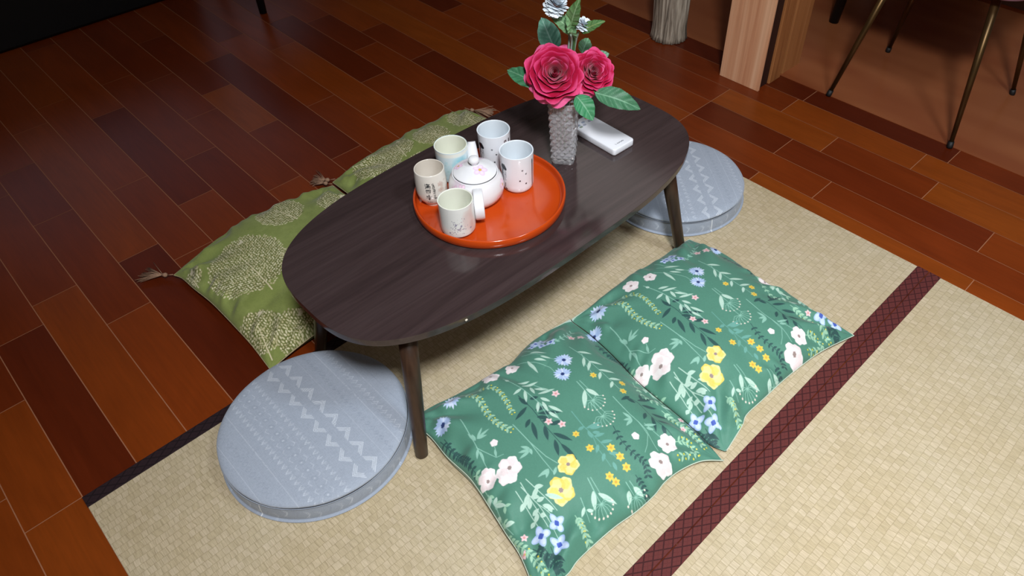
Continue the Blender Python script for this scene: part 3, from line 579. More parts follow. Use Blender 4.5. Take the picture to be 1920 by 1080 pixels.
for i in range(32): m.f.append((k0 + i, k0 + (i + 1) % 32, k1 + (-(i + 1)) % 32 if False else k1 + (i + 1) % 32, k1 + i))
m.build('spout', M_white, pot, smooth=True)

# ---------------------------------------------------------------- crystal vase
def vase():
    s = NT('cut_crystal'); s.color(lin('fbfcff')); s.set(0.025, 0.9); s.b.inputs['Transmission Weight'].default_value = 0.80; s.b.inputs['IOR'].default_value = 1.5
    n = 96; H = 0.150; nv = 73
    V = []; V2 = []; wt = 2 * PI / n; cell = 8
    def sq(t, r, p=7.0): c, s_ = math.cos(t), math.sin(t); k = (abs(c) ** p + abs(s_) ** p) ** (-1 / p); return r * k * c, r * k * s_
    for j in range(nv):
        z = H * j / (nv - 1); r = 0.0255 + 0.0050 * (z / H) ** 1.2
        if z < 0.006: r -= 0.0015 * (1 - z / 0.006)
        for i in range(n):
            p = ((i + j) % cell) / cell; q = ((i - j) % cell) / cell
            d = min(1 - abs(2 * p - 1), 1 - abs(2 * q - 1)) if 0.010 < z < H - 0.008 else 0.3 * (1 - abs(2 * ((i % 6) / 6.0) - 1))
            x, y = sq(wt * i, r + 0.0030 * d - 0.0008); V.append((x, y, z))
    inner = []
    for j in range(24):
        z = H - (H - 0.016) * j / 23; r = 0.0215 + 0.0040 * (z / H)
        for i in range(n): x, y = sq(wt * i, r, 4.0); inner.append((x, y, z))
    m = len(V); V += inner
    F = [tuple(f) for f in grid_faces(n, nv, True)] + [tuple(f) for f in grid_faces(n, 24, True, m)]
    for i in range(n): F.append(((nv - 1) * n + i, (nv - 1) * n + (i + 1) % n, m + (i + 1) % n, m + i))
    F.append(tuple(range(n))[::-1]); F.append(tuple(m + 23 * n + i for i in range(n)))
    o = mesh('flower_vase', V, F, s.m, None, False, loc=(0.214, 1.229, TT + 0.0003)); o.rotation_euler = (0, 0, math.radians(36.2))
    tag(o, 'square cut-crystal glass vase with diamond facets, holding the roses on the table', 'vase')
vase()
VX, VY = 0.214, 1.229

# ---------------------------------------------------------------- flowers
def petal_mat():
    s = NT('magenta_silk_petal'); a = s.n('ShaderNodeAttribute', attribute_name='Col'); g = s.n('ShaderNodeNewGeometry')
    f = s.noise(s.coord((90, 90, 90)), 1.0, 3); v = s.ramp(f, [(0.3, (0.88, 0.88, 0.88, 1)), (0.7, (1.1, 1.1, 1.1, 1))])
    back = s.mix(0.75, a.outputs['Color'], lin('e070a6'))
    s.color(s.mix(1.0, s.mix(g.outputs['Backfacing'], back, a.outputs['Color']), v, 'MULTIPLY')); s.set(0.75, 0.15)
    s.b.inputs['Sheen Weight'].default_value = 0.15
    return s.m
M_pet = petal_mat()
def veinleaf_mat(name):
    s = NT(name); a = s.n('ShaderNodeAttribute', attribute_name='Col'); f = s.noise(s.coord((60, 60, 60)), 1.0, 3)
    s.color(s.mix(1.0, a.outputs['Color'], s.ramp(f, [(0.3, (0.85, 0.85, 0.85, 1)), (0.7, (1.12, 1.12, 1.12, 1))]), 'MULTIPLY')); s.set(0.5, 0.35); return s.m
M_leafm = veinleaf_mat('silk_leaf')
M_stem = plain('green_plastic_stem', '3f6b3c', 0.5, var=0.15)
def petal(rb, rt, zb, h, half, phi, curl, droop, seed, rim, cup=0.5):
    r = random.Random(seed); nu, nv = 17, 15; V = []; C = []
    ph1, ph2 = r.random() * 6, r.random() * 6
    for j in range(nv):
        v = j / (nv - 1)
        for i in range(nu):
            u = i / (nu - 1) * 2 - 1
            edge = max(0, 1 - (1 - v) / 0.3)
            wv = half * (0.42 + 0.58 * math.sin(min(1, v * 1.25) * PI / 2))
            vv = v * (1 - 0.16 * u ** 4 * v + 0.05 * math.sin(u * 5 + ph1) * edge)
            rad = rb + (rt - rb) * vv ** cup + curl * max(0, vv - 0.7) ** 1.4 * (1 + 0.3 * math.sin(u * 6 + ph2)) + 0.0016 * math.sin(u * 9 + ph1) * edge + rt * 0.10 * abs(u) ** 2 * v
            z = zb + h * vv - droop * max(0, vv - 0.65) ** 1.5
            a = phi + wv * u
            V.append((rad * math.cos(a), rad * math.sin(a), z))
            k = min(1, max(0, (vv - 0.905 + 0.03 * math.sin(u * 7 + ph2)) / 0.08)) * min(1, rim) + max(0, abs(u) - 0.9) * 2 * rim + max(0, rim - 0.95) * 1.2; k = min(1, k)
            C.append([(1 - k) * A + k * B for A, B in zip((158, 0, 48), (228, 100, 150))])
    return V, grid_faces(nu, nv), np.array(C)
def orient(o, loc, axis, roll=0.0):
    q = Vector(axis).normalized().to_track_quat('Z', 'Y'); o.matrix_world = Matrix.Translation(loc) @ q.to_matrix().to_4x4() @ Matrix.Rotation(roll, 4, 'Z')
def leaf(name, parent, base, tip, width, up=(0.5, -0.5, 0.75), c0=(66, 122, 88), c1=(128, 172, 140), bend=0.1, fold=0.25, tooth=0.03, seed=0):
    b = np.array(base, float); t = np.array(tip, float); d = t - b; L = np.linalg.norm(d); d /= L
    upv = np.array(up, float); sdir = np.cross(d, upv); sdir /= np.linalg.norm(sdir); nrm = np.cross(sdir, d)
    nu, nv = 21, 41; V = []; C = []; r = random.Random(seed)
    for j in range(nv):
        v = j / (nv - 1); w = width / 2 * (math.sin(PI * v ** 0.8) ** 0.75) * (1 - 0.15 * v) + 0.0004
        w *= 1 + tooth * ((j * 0.5) % 1 - 0.5) * 2
        for i in range(nu):
            u = i / (nu - 1) * 2 - 1
            p = b + d * (L * v) + sdir * (w * u) + nrm * (abs(u) * w * fold + bend * L * math.sin(PI * v) + 0.0012 * math.sin(v * 30 - abs(u) * 6) * abs(u))
            V.append(p)
            vein = max(math.exp(-(u * w / 0.0007) ** 2), 0.55 * math.exp(-(((v * 9 - abs(u) * 1.6) % 1.0 - 0.5) / 0.09) ** 2) * (abs(u) < 0.85))
            k = 0.8 * vein + 0.12 * math.sin(v * 5 + seed)
            C.append([a * (1 - k) + e * k for a, e in zip(c0, c1)])
    return mesh(name, V, grid_faces(nu, nv), M_leafm, parent, True, cols=srgb2lin(np.array(C)))
def rose(label, center, axis, R, roll, seed, leaves, stem_xy):
    root = empty('artificial_rose', (stem_xy[0], stem_xy[1], TT + 0.02), 0, label, 'artificial rose', 'roses in the crystal vase')
    o0 = Vector(root.location)
    r = random.Random(seed); s = R / 0.055
    # inner bud: a rolled spiral
    V = []; C = []; nu, nv = 110, 10
    for j in range(nv):
        for i in range(nu):
            t = i / (nu - 1); a = t * 2 * PI * 2.6; rad = (0.0022 + 0.0085 * t) * s; v = j / (nv - 1)
            V.append((rad * (0.75 + 0.35 * v) * math.cos(a), rad * (0.75 + 0.35 * v) * math.sin(a), s * (0.004 + 0.020 * v + 0.001 * math.sin(a * 3)))); k = 0.7 * max(0, (v - 0.8) / 0.2)
            C.append([(1 - k) * A + k * B for A, B in zip((176, 10, 66), (225, 100, 146))])
    bl = mesh('blossom', V, grid_faces(nu, nv), M_pet, None, True, cols=srgb2lin(np.array(C)))
    V0, F0 = lathe([(0.0, 0.006 * s), (0.008 * s, 0.004 * s), (0.016 * s, -0.004 * s), (0.012 * s, -0.016 * s), (0.003 * s, -0.026 * s)], 24)
    mesh('flower_base', V0, F0, plain('deep_rose_heart', '8a0c34', 0.8), bl, True)
    L = [  # count, rb, rt, zb, h, half, curl, droop, rim, cup
        (2, .006, .0165, .0, .027, 1.75, .010, .0, 1.0, .75), (3, .007, .0215, -.002, .030, 1.25, .014, .002, .9, .7), (3, .008, .0270, -.004, .031, 1.2, .02, .004, .55, .65), (4, .009, .0335, -.006, .030, 1.15, .03, .006, .6, .6),
        (4, .010, .0410, -.009, .029, 1.12, .035, .01, .7, .6), (5, .011, .0470, -.012, .024, .92, .05, .03, .7, .6), (5, .012, .0500, -.016, .014, .86, .05, .075, 1.8, .6)]
    for li, (cnt, rb, rt, zb, h, half, curl, droop, rim, cup) in enumerate(L):
        off = r.random() * 6
        for k in range(cnt):
            ph = off + 2 * PI * k / cnt + r.uniform(-.12, .12)
            V, F, C = petal(rb * s, rt * s * r.uniform(.96, 1.05), zb * s, h * s * r.uniform(.93, 1.07), half * r.uniform(.92, 1.1), ph, curl * s, droop * s, seed * 100 + li * 10 + k, rim, cup)
            mesh('petal', V, F, M_pet, bl, True, cols=srgb2lin(C))
    # calyx below
    ax = Vector(axis).normalized(); c = Vector(center)
    q = ax.to_track_quat('Z', 'Y')
    bl.parent = root; bl.matrix_world = Matrix.Translation(c - o0 - ax * 0.014 * s) @ q.to_matrix().to_4x4() @ Matrix.Rotation(roll, 4, 'Z')
    cb = c - ax * 0.030 * s
    P = smooth_prof([Vector((0, 0, 0)), (Vector((VX - stem_xy[0], VY - stem_xy[1], 0.125)) * 0.55 + Vector((0, 0, 0.05))), (cb - o0) - ax * 0.035, (cb - o0)], 24)
    V, F = tube(P, 0.0022, 10); MB().add(V, F).build('stem', M_stem, root, smooth=True)
    for k, (b, t, w, kw) in enumerate(leaves):
        leaf('leaf', root, Vector(b) - o0, Vector(t) - o0, w, seed=seed + k, **kw)
        V, F = tube([cb - o0 - ax * 0.02, (Vector(b) - o0) * 0.6 + (cb - o0 - ax * 0.02) * 0.4 - Vector((0, 0, 0.004)), Vector(b) - o0], 0.0012, 8); MB().add(V, F).build('leaf_stalk', M_stem, root, smooth=True)
    return root
rose('large open magenta rose facing the viewer, left of the two in the crystal vase', (0.226, 1.191, 0.574), (0.52, -0.50, 0.66), 0.0555, 0.4, 3,
     [((0.198, 1.175, 0.54), (0.112, 1.166, 0.545), 0.040, dict(c0=(62, 120, 84), bend=0.08)), ((0.150, 1.270, 0.560), (0.076, 1.300, 0.60), 0.050, dict(c0=(84, 132, 112), c1=(158, 190, 176), bend=0.05, fold=0.1, up=(0.6, -0.6, 0.4)))], (0.206, 1.226))
rose('smaller magenta rose turned slightly away, right of the two in the crystal vase', (0.262, 1.268, 0.560), (0.66, -0.30, 0.62), 0.0430, 1.6, 8,
     [((0.283, 1.249, 0.528), (0.360, 1.302, 0.500), 0.044, dict(c0=(62, 112, 80), bend=0.12)), ((0.266, 1.212, 0.530), (0.307, 1.219, 0.488), 0.042, dict(c0=(58, 128, 86), bend=0.12, up=(0.8, -0.4, 0.5))),
      ((0.196, 1.300, 0.563), (0.187, 1.328, 0.583), 0.030, dict(c0=(84, 128, 92), up=(0.6, -0.6, 0.4))), ((0.214, 1.316, 0.553), (0.232, 1.345, 0.558), 0.024, dict(c0=(100, 140, 116), up=(0.6, -0.6, 0.4)))], (0.224, 1.232))
# pale flower spray rising above the roses
spr = empty('flower_spray', (0.212, 1.232, TT + 0.02), 0, 'tall spray with small pale blue-white flowers and light green leaves above the roses', 'artificial flower')
o0 = Vector(spr.location); M_wf = veinleaf_mat('pale_silk_flower')
V, F = tube(smooth_prof([Vector((0, 0, 0)), Vector((0.0, 0.012, 0.12)), Vector((0.225, 1.247, 0.62)) - o0, Vector((0.232, 1.232, 0.665)) - o0], 24), 0.0024, 10)
MB().add(V, F).build('stem', M_stem, spr, smooth=True)
for k, (dx, dy) in enumerate(((-0.004, 0.0), (0.003, 0.002), (0.001, -0.003))):
    V, F = tube(smooth_prof([Vector((dx, dy, 0.10)), Vector((0.215 + dx * 2, 1.25 + dy, 0.60)) - o0, Vector((0.225 + dx * 3, 1.243 + dy * 3, 0.64)) - o0], 12), 0.0022, 8)
    MB().add(V, F).build('stem', plain('pale_grey_stem', '8fa396', 0.5), spr, smooth=True)
lk = dict(c0=(104, 146, 104), c1=(170, 200, 160), tooth=0.06)
for b, t, w, kw in (((0.224, 1.241, 0.640), (0.198, 1.206, 0.678), 0.030, dict(bend=0.15)), ((0.228, 1.238, 0.648), (0.236, 1.212, 0.690), 0.034, dict(bend=0.1, c0=(116, 158, 112))), ((0.234, 1.228, 0.660), (0.262, 1.222, 0.725), 0.030, dict(bend=0.08, c0=(86, 124, 74))),
                    ((0.244, 1.246, 0.645), (0.283, 1.270, 0.672), 0.022, dict(bend=0.1, c0=(70, 108, 60), c1=(150, 160, 100))), ((0.224, 1.240, 0.632), (0.236, 1.236, 0.662), 0.026, dict(bend=0.2)), ((0.212, 1.262, 0.602), (0.20, 1.258, 0.628), 0.012, dict(c0=(150, 170, 160)))):
    kk = dict(lk); kk.update(kw); leaf('leaf', spr, Vector(b) - o0, Vector(t) - o0, w, **kk)
def pompon(center, R, axis, seed, n=46):
    r = random.Random(seed); V = []; F = []; C = []; q = Vector(axis).normalized().to_track_quat('Z', 'Y')
    c = Vector(center) - o0
    for k in range(n):
        t = math.acos(1 - 0.92 * (k + 0.5) / n); p = k * 2.399963; d = q @ Vector((math.sin(t) * math.cos(p), math.sin(t) * math.sin(p), math.cos(t)))
        e = d.cross(Vector((0.3, 0.2, 1))).normalized(); g = d.cross(e); L = R * r.uniform(.85, 1.08); w = R * 0.24; o = len(V)
        for j in range(5):
            v = j / 4; ww = w * 1.25 * math.sin(PI * min(1, 0.15 + v * 0.72)) ; pc = d * (L * (0.35 + 0.65 * v)) + g * (L * 0.10 * v * v)
            for u in (-1, 0, 1): V.append(c + pc + e * (ww * u) + d * (abs(u) * 0.0006)); m = 0.25 * (1 - v); C.append((222 - 60 * m, 230 - 50 * m, 236 - 30 * m))
        for j in range(4):
            for i in range(2): F.append((o + j * 3 + i, o + j * 3 + i + 1, o + j * 3 + i + 4, o + j * 3 + i + 3))
    mesh('flower_head', V, F, M_wf, spr, True, cols=srgb2lin(np.array(C)))
pompon((0.209, 1.213, 0.695), 0.024, (0.3, -0.6, 0.8), 2, 60); pompon((0.244, 1.252, 0.655), 0.017, (0.2, -0.3, 1), 5, 40)

# ---------------------------------------------------------------- remote control
rm = empty('remote_control', (0.218, 1.3465, TT), math.radians(-1.5), 'white remote control lying on the low table behind the vase', 'remote control')
V, F = [], []
def rbox(L, Wd, H, r, e, z0=0.0, nz=1):
    pts = []
    for cx, cy, a0 in ((L/2-r, Wd/2-r, 0), (-L/2+r, Wd/2-r, 90), (-L/2+r, -Wd/2+r, 180), (L/2-r, -Wd/2+r, 270)):
        for k in range(9): t = math.radians(a0 + k * 90 / 8); pts.append((cx, cy, math.cos(t), math.sin(t)))
    rings = [(-e*1.2, 0), (-e*.3, e*.4), (0, e*1.2), (0, H - e), (-e*.3, H - e*.3), (-e, H)]
    V = [(cx + (r + d) * c, cy + (r + d) * s_, z0 + z) for d, z in rings for cx, cy, c, s_ in pts]
    n = len(pts); F = [tuple(f) for f in grid_faces(n, len(rings), True)]; F.append(tuple(range(n))[::-1]); F.append(tuple((len(rings)-1) * n + i for i in range(n)))
    return V, F
M_abs = plain('white_remote_plastic', 'e8eaf0', 0.35, 0.5, var=0.01)
V, F = rbox(0.146, 0.066, 0.0165, 0.007, 0.0024); MB().add(V, F).build('casing', M_abs, rm, smooth=True)
for (x, y, c, l) in ((-0.052, -0.021, '8f98ab', None), (-0.045, -0.009, 'a5a9b8', None), (-0.055, -0.004, '9aa3b6', None), (-0.062, 0.014, 'd98a5c', 'orange button'), (-0.049, 0.012, 'a3a7b5', None), (-0.044, -0.021, '8f9a90', 'grey-green button')):
    V, F = rbox(0.0062, 0.0085, 0.0013, 0.0018, 0.0003, 0.0163); b = MB().add([(x + p[0], y + p[1], p[2]) for p in V], F).build('button', plain('button_' + c, c, 0.5), rm)
    if l: b['label'] = l
mk = MB(); 
mk.box((0.0585, -0.0135, 0.01655), (0.0055, 0.0008, 0.0002), 0.3); 
for k, y in enumerate((-0.0085, -0.0050, -0.0015, 0.0022, 0.0056, 0.0088)):
    mk.box((0.0585, y, 0.01655), (0.0034, 0.0007, 0.0002)); mk.box((0.0585 + (0.0012 if k % 2 else -0.0012), y + 0.0011, 0.01655), (0.0008, 0.0022, 0.0002)); mk.box((0.0585, y + 0.0021, 0.01655), (0.0034, 0.0006, 0.0002))
mk.build('printed_mark', plain('dark_print', '3c4250', 0.5), rm)
# ---------------------------------------------------------------- round floor cushions
M_cush = painted('grey_cushion_cloth', 0.8, 0.2, weave=900, bump=0.25, sheen=0.15)
M_cpipe = plain('dark_grey_seam', '2c2f35', 0.8)
LT, DK, BS = (206, 213, 222), (138, 148, 162), (160, 169, 183)
def cushion_raster(rot, off):
    r = Raster(-0.21, -0.21, 0.21, 0.21, 0.0006, BS); ca, sa = math.cos(rot), math.sin(rot)
    def P(a, b): b += off; return (a * ca - b * sa, a * sa + b * ca)
    def pl(pts, w, c, op=0.75): r.line([P(*p) for p in pts], w, c, op=op)
    for k in range(-6, 7):                                   # nested corner key motif
        x = -0.1547 + 0.0455 * (k + 4) - 0.0455
        for i, q in enumerate((0.0, 0.0042, 0.0084)):
            h = 0.019 - q
            pl([(x - h, 0.0408 - q - h), (x, 0.0408 - q), (x + h * 1.1, 0.0408 - q - h * 1.05)], 0.0017, LT, 0.85)
            pl([(x + 0.001 - h, -0.0155 + q + h * .9), (x + 0.001, -0.0155 + q), (x + 0.001 + h, -0.0155 + q + h * .9)], 0.0017, LT, 0.85)
        for j in range(3):                                   # dark stepped row
            xx = x + j * 0.0152
            for q in (0, 0.003): pl([(xx - 0.006 + q, 0.071), (xx - q, 0.078 - q), (xx + 0.006 - q, 0.071)], 0.0010, DK, 0.5); pl([(xx - 0.001, 0.066 + q), (xx + 0.005, 0.072)], 0.0009, DK, 0.45)
            pl([(xx - 0.005, 0.112), (xx, 0.119), (xx + 0.004, 0.112)], 0.0016, LT, 0.55); pl([(xx - 0.004, 0.106), (xx + 0.001, 0.112)], 0.0013, LT, 0.5)
            pl([(xx - 0.005, -0.036), (xx, -0.044), (xx + 0.004, -0.037)], 0.0016, LT, 0.5); pl([(xx - 0.003, -0.042), (xx + 0.003, -0.034)], 0.0013, LT, 0.5)
            pl([(xx - 0.005, -0.096), (xx, -0.104), (xx + 0.004, -0.097)], 0.0018, LT, 0.5); pl([(xx - 0.003, -0.102), (xx + 0.003, -0.094)], 0.0013, LT, 0.5)
            pl([(xx - 0.006, -0.150), (xx, -0.143), (xx + 0.005, -0.150), (xx, -0.156), (xx - 0.006, -0.150)], 0.0009, DK, 0.45)
        for j in range(2):                                   # ovals and brackets
            xx = x + j * 0.0228
            c = P(xx, -0.070); r.blob(c, 0.0068, DK, ry=0.0048, rot=rot + 0.6, op=0.4); r.blob(c, 0.0052, BS, ry=0.0034, rot=rot + 0.6, op=0.9); r.blob(c, 0.0018, LT, op=0.6)
            pl([(xx - 0.011, -0.058), (xx - 0.002, -0.056), (xx + 0.002, -0.061)], 0.0012, LT, 0.55); pl([(xx - 0.002, -0.080), (xx + 0.002, -0.085), (xx + 0.011, -0.082)], 0.0012, LT, 0.55)
    for b, w, c in ((0.094, .0010, LT), (0.132, .0008, LT), (0.055, .0006, LT), (-0.122, .0010, LT), (-0.168, .0008, LT), (0.150, .0008, DK)): pl([(-0.24, b), (0.24, b)], w, c, 0.55)
    return r
def floor_cushion(loc, rot, off, label, seam_az):
    root = empty('round_floor_cushion', loc, 0, label, 'floor cushion', 'round grey cushions at the ends of the table')
    ra = cushion_raster(rot, off)
    prof = smooth_prof([(0.0, 0.0665), (0.05, 0.0662), (0.10, 0.0650), (0.14, 0.0625), (0.165, 0.0608), (0.179, 0.0585), (0.1868, 0.0550), (0.1890, 0.0515), (0.1880, 0.0482), (0.1855, 0.0468)], 230)
    n = 720; a = np.linspace(0, 2 * PI, n, endpoint=False)
    V = np.zeros((len(prof), n, 3)); w = 1 + 0.004 * np.sin(3 * a + 1) + 0.003 * np.sin(5 * a) + 0.0015 * np.sin(11 * a)
    sm = (prof[:, :1] / 0.19) ** 3
    rr_ = prof[:, :1] * (1 + (w - 1) * sm); V[:, :, 0] = rr_ * np.cos(a); V[:, :, 1] = rr_ * np.sin(a)
    V[:, :, 2] = prof[:, 1:] + 0.0012 * np.sin(2 * a + 0.5) * (prof[:, :1] / 0.19) ** 2
    c = ra.sample(V[:, :, 0] * 1.0, V[:, :, 1])
    mesh('top_panel', V.reshape(-1, 3), grid_faces(n, len(prof), True)[:, ::-1], M_cush, root, True, cols=srgb2lin(c.reshape(-1, 3)))
    # side band
    g = smooth_prof([(0.10, 0.0465), (0.1835, 0.0465), (0.1862, 0.0450), (0.1885, 0.034), (0.1900, 0.020), (0.1898, 0.0090), (0.1888, 0.0052), (0.10, 0.0042)], 40)
    gr = Raster(-0.62, -0.002, 0.62, 0.05, 0.0008, (152, 161, 175)); r2 = random.Random(4)
    for k in range(60):
        x = -0.6 + k * 0.0205; z = 0.022 + r2.uniform(-.008, .008); col = LT if k % 3 else DK
        for q in (0, 0.004): gr.line([(x - 0.008 + q, z + 0.010), (x + 0.002, z + q), (x - 0.006 + q, z - 0.010)], 0.0012, col, op=0.4 if k % 2 else 0.65)
    gr.line([(0, 0), (0, 0.045)], 0.0022, (228, 232, 236))
    n2 = 600; a = np.linspace(-PI, PI, n2, endpoint=False); V = np.zeros((len(g), n2, 3)); V[:, :, 0] = g[:, :1] * np.cos(a + seam_az); V[:, :, 1] = g[:, :1] * np.sin(a + seam_az); V[:, :, 2] = g[:, 1:]
    c = gr.sample(np.broadcast_to(a * 0.19, (len(g), n2)), np.broadcast_to(g[:, 1:], (len(g), n2)))
    mesh('side_band', V.reshape(-1, 3), grid_faces(n2, len(g), True)[:, ::-1], M_cush, root, True, cols=srgb2lin(c.reshape(-1, 3)))
    for r_, z in ((0.1872, 0.0464), (0.1912, 0.0052)):
        t = np.linspace(0, 2 * PI, 160, endpoint=False); V, F = tube(np.stack([r_ * np.cos(t), r_ * np.sin(t), np.full(160, z)], 1), 0.0016, 8, closed=True)
        MB().add(V, F).build('seam', M_cpipe, root, smooth=True)
floor_cushion((0.2075, 0.5135, TZ - 0.003), 0.0, 0.0, 'round pale grey patterned floor cushion at the near end of the low table', math.radians(-66))
floor_cushion((0.2170, 1.6710, TZ - 0.003), math.radians(-37.5), 0.045, 'round pale grey patterned floor cushion half under the far end of the low table', math.radians(-20))

# ---------------------------------------------------------------- pillows
def fnoise(X, Y, seed, k0=14, n=7, amp=1.0):
    r = np.random.default_rng(seed); out = np.zeros_like(X)
    for i in range(n):
        a = r.uniform(0, 2 * PI); k = k0 * (0.6 + 0.45 * i); out += np.sin(k * (X * np.cos(a) + Y * np.sin(a)) + r.uniform(0, 6.28)) / (1 + i * 0.7)
    return out * amp / 2
def resamp(P, n):
    P = smooth_prof(P, 200); L = np.r_[0, np.cumsum(np.linalg.norm(np.diff(P, axis=0), axis=1))]; t = np.linspace(0, L[-1], n)
    return np.stack([np.interp(t, L, P[:, k]) for k in (0, 1)], 1)
def pillow(name, root, c0, c1, d0, d1, H, raster, mat, backmat, pipemat, seed, base_z, N=560, zc=0.012, zm=0.030, backside=0.0, prot=(), pw=2.6, pe=0.55, sunk=None):
    """c0: A->B, c1: D->C, d0: A->D, d1: B->C in metres (world); root at the origin of x, y"""
    lin_ = np.linspace(0, 1, N); cos_ = 0.5 - 0.5 * np.cos(PI * lin_); S = 0.55 * lin_ + 0.45 * cos_
    def ev(P, n=400):
        Q = resamp(P, n); u = np.linspace(0, 1, n); return lambda s_: np.stack([np.interp(s_, u, Q[:, 0]), np.interp(s_, u, Q[:, 1])], -1)
    C0, C1, D0, D1 = ev(c0), ev(c1), ev(d0), ev(d1); A, B, D, C = C0(0), C0(1), C1(0), C1(1)
    s_, t_ = np.meshgrid(S, S); s3, t3 = s_[..., None], t_[..., None]
    XY = (1 - t3) * C0(s_) + t3 * C1(s_) + (1 - s3) * D0(t_) + s3 * D1(t_) - ((1 - s3) * (1 - t3) * A + s3 * (1 - t3) * B + (1 - s3) * t3 * D + s3 * t3 * C)
    X, Y = XY[..., 0], XY[..., 1]
    ps = 1 - np.abs(2 * s_ - 1) ** pw; pt = 1 - np.abs(2 * t_ - 1) ** pw; g = np.clip(ps * pt, 0, 1) ** pe
    cs = np.abs(2 * s_ - 1); ct = np.abs(2 * t_ - 1)
    zs = zc + (zm - zc) * (1 - np.clip(np.minimum(cs, ct) , 0, 1) ** 2.2)
    if sunk == 't1': zs = zs - 0.014 * np.clip((t_ - 0.6) / 0.4, 0, 1) ** 2 * np.sin(PI * np.clip(s_, 0, 1)) ** 0.3
    if sunk == 't0': zs = zs - 0.014 * np.clip((0.4 - t_) / 0.4, 0, 1) ** 2 * np.sin(PI * np.clip(s_, 0, 1)) ** 0.3
    if sunk == 't1': g = g * (1 - 0.5 * np.exp(-((1 - t_) / 0.12) ** 2))
    if sunk == 't0': g = g * (1 - 0.35 * np.exp(-(t_ / 0.08) ** 2))
    # creases that start at the corners and fade, gathers along the seams, slow lumps
    de = np.minimum(np.minimum(s_, 1 - s_), np.minimum(t_, 1 - t_)) * 0.45
    w = fnoise(X, Y, seed, 15, 7, 0.0065) * np.clip(de / 0.06, 0, 1)
    rg = np.random.default_rng(seed + 50)
    al = np.where(np.minimum(s_, 1 - s_) < np.minimum(t_, 1 - t_), t_, s_) * 0.45
    gath = np.zeros_like(X)
    for k in range(6): gath += np.sin(al * (60 + 33 * k) + rg.uniform(0, 6.28) + (de * 40)) / (1.4 + k)
    w += 0.0050 * gath * np.exp(-((de - 0.022) / 0.022) ** 2)
    for (cs0, ct0) in ((0, 0), (1, 0), (0, 1), (1, 1)):
        dx, dy = (s_ - cs0), (t_ - ct0); rr_ = np.hypot(dx, dy) * 0.45; th = np.arctan2(np.abs(dy), np.abs(dx))
        w += 0.0075 * np.sin(th * 10 + rg.uniform(0, 6)) * np.exp(-((rr_ - 0.09) / 0.055) ** 2)
    for (sa, ta, sb, tb, am, wd) in prot:               # named folds
        dx, dy = sb - sa, tb - ta; L2 = dx * dx + dy * dy; q = np.clip(((s_ - sa) * dx + (t_ - ta) * dy) / L2, 0, 1)
        dd = np.hypot(s_ - sa - q * dx, t_ - ta - q * dy); w += am * np.exp(-(dd / wd) ** 2) * np.sin(PI * np.clip(q * 0.9 + 0.05, 0, 1)) ** 0.7
    Z = zs + H * g + w * np.clip(g * 2.5, 0, 1) + base_z
    col = srgb2lin(raster.sample(X, Y).reshape(-1, 3)); ox, oy = root.location[0], root.location[1]
    V = np.stack([X - ox, Y - oy, Z - root.location[2]], -1).reshape(-1, 3)
    mesh('printed_top', V, grid_faces(N, N), mat, root, True, cols=col)
    # backing cloth
    M = 60; k = np.linspace(0, N - 1, M).astype(int); Xb, Yb = X[np.ix_(k, k)].copy(), Y[np.ix_(k, k)].copy(); gb = g[np.ix_(k, k)]; zb = zs[np.ix_(k, k)]
    tb_ = t_[np.ix_(k, k)]; sb_ = s_[np.ix_(k, k)]
    Yb -= backside * np.sin(PI * np.clip(tb_ / 0.12, 0, 1)) * np.sin(PI * sb_) ** 0.4
    Zb = zb * (1 - np.clip(gb * 2.2, 0, 1) ** 0.7 * 0.97) + base_z + 0.0004
    mesh('backing', np.stack([Xb - ox, Yb - oy, Zb - root.location[2]], -1).reshape(-1, 3), grid_faces(M, M)[:, ::-1], backmat, root, True)
    kk = np.linspace(0, N - 1, 90).astype(int); e = [(0, i) for i in kk] + [(i, N - 1) for i in kk[1:]] + [(N - 1, i) for i in kk[::-1][1:]] + [(i, 0) for i in kk[::-1][1:-1]]
    if sunk == 't1': e = [(i, 0) for i in kk[::-1]] + [(0, i) for i in kk[1:]] + [(i, N - 1) for i in kk[1:]]
    if sunk == 't0': e = [(i, 0) for i in kk] + [(N - 1, i) for i in kk[1:]] + [(i, N - 1) for i in kk[::-1][1:]]
    P = np.array([(X[i, j] - ox, Y[i, j] - oy, Z[i, j] - root.location[2]) for i, j in e]); T_, F_ = tube(P, 0.0013, 6, closed=sunk is None)
    MB().add(T_, F_).build('piping', pipemat, root, smooth=True)
def mm(*p): return [(x / 1000.0, y / 1000.0) for x, y in p]
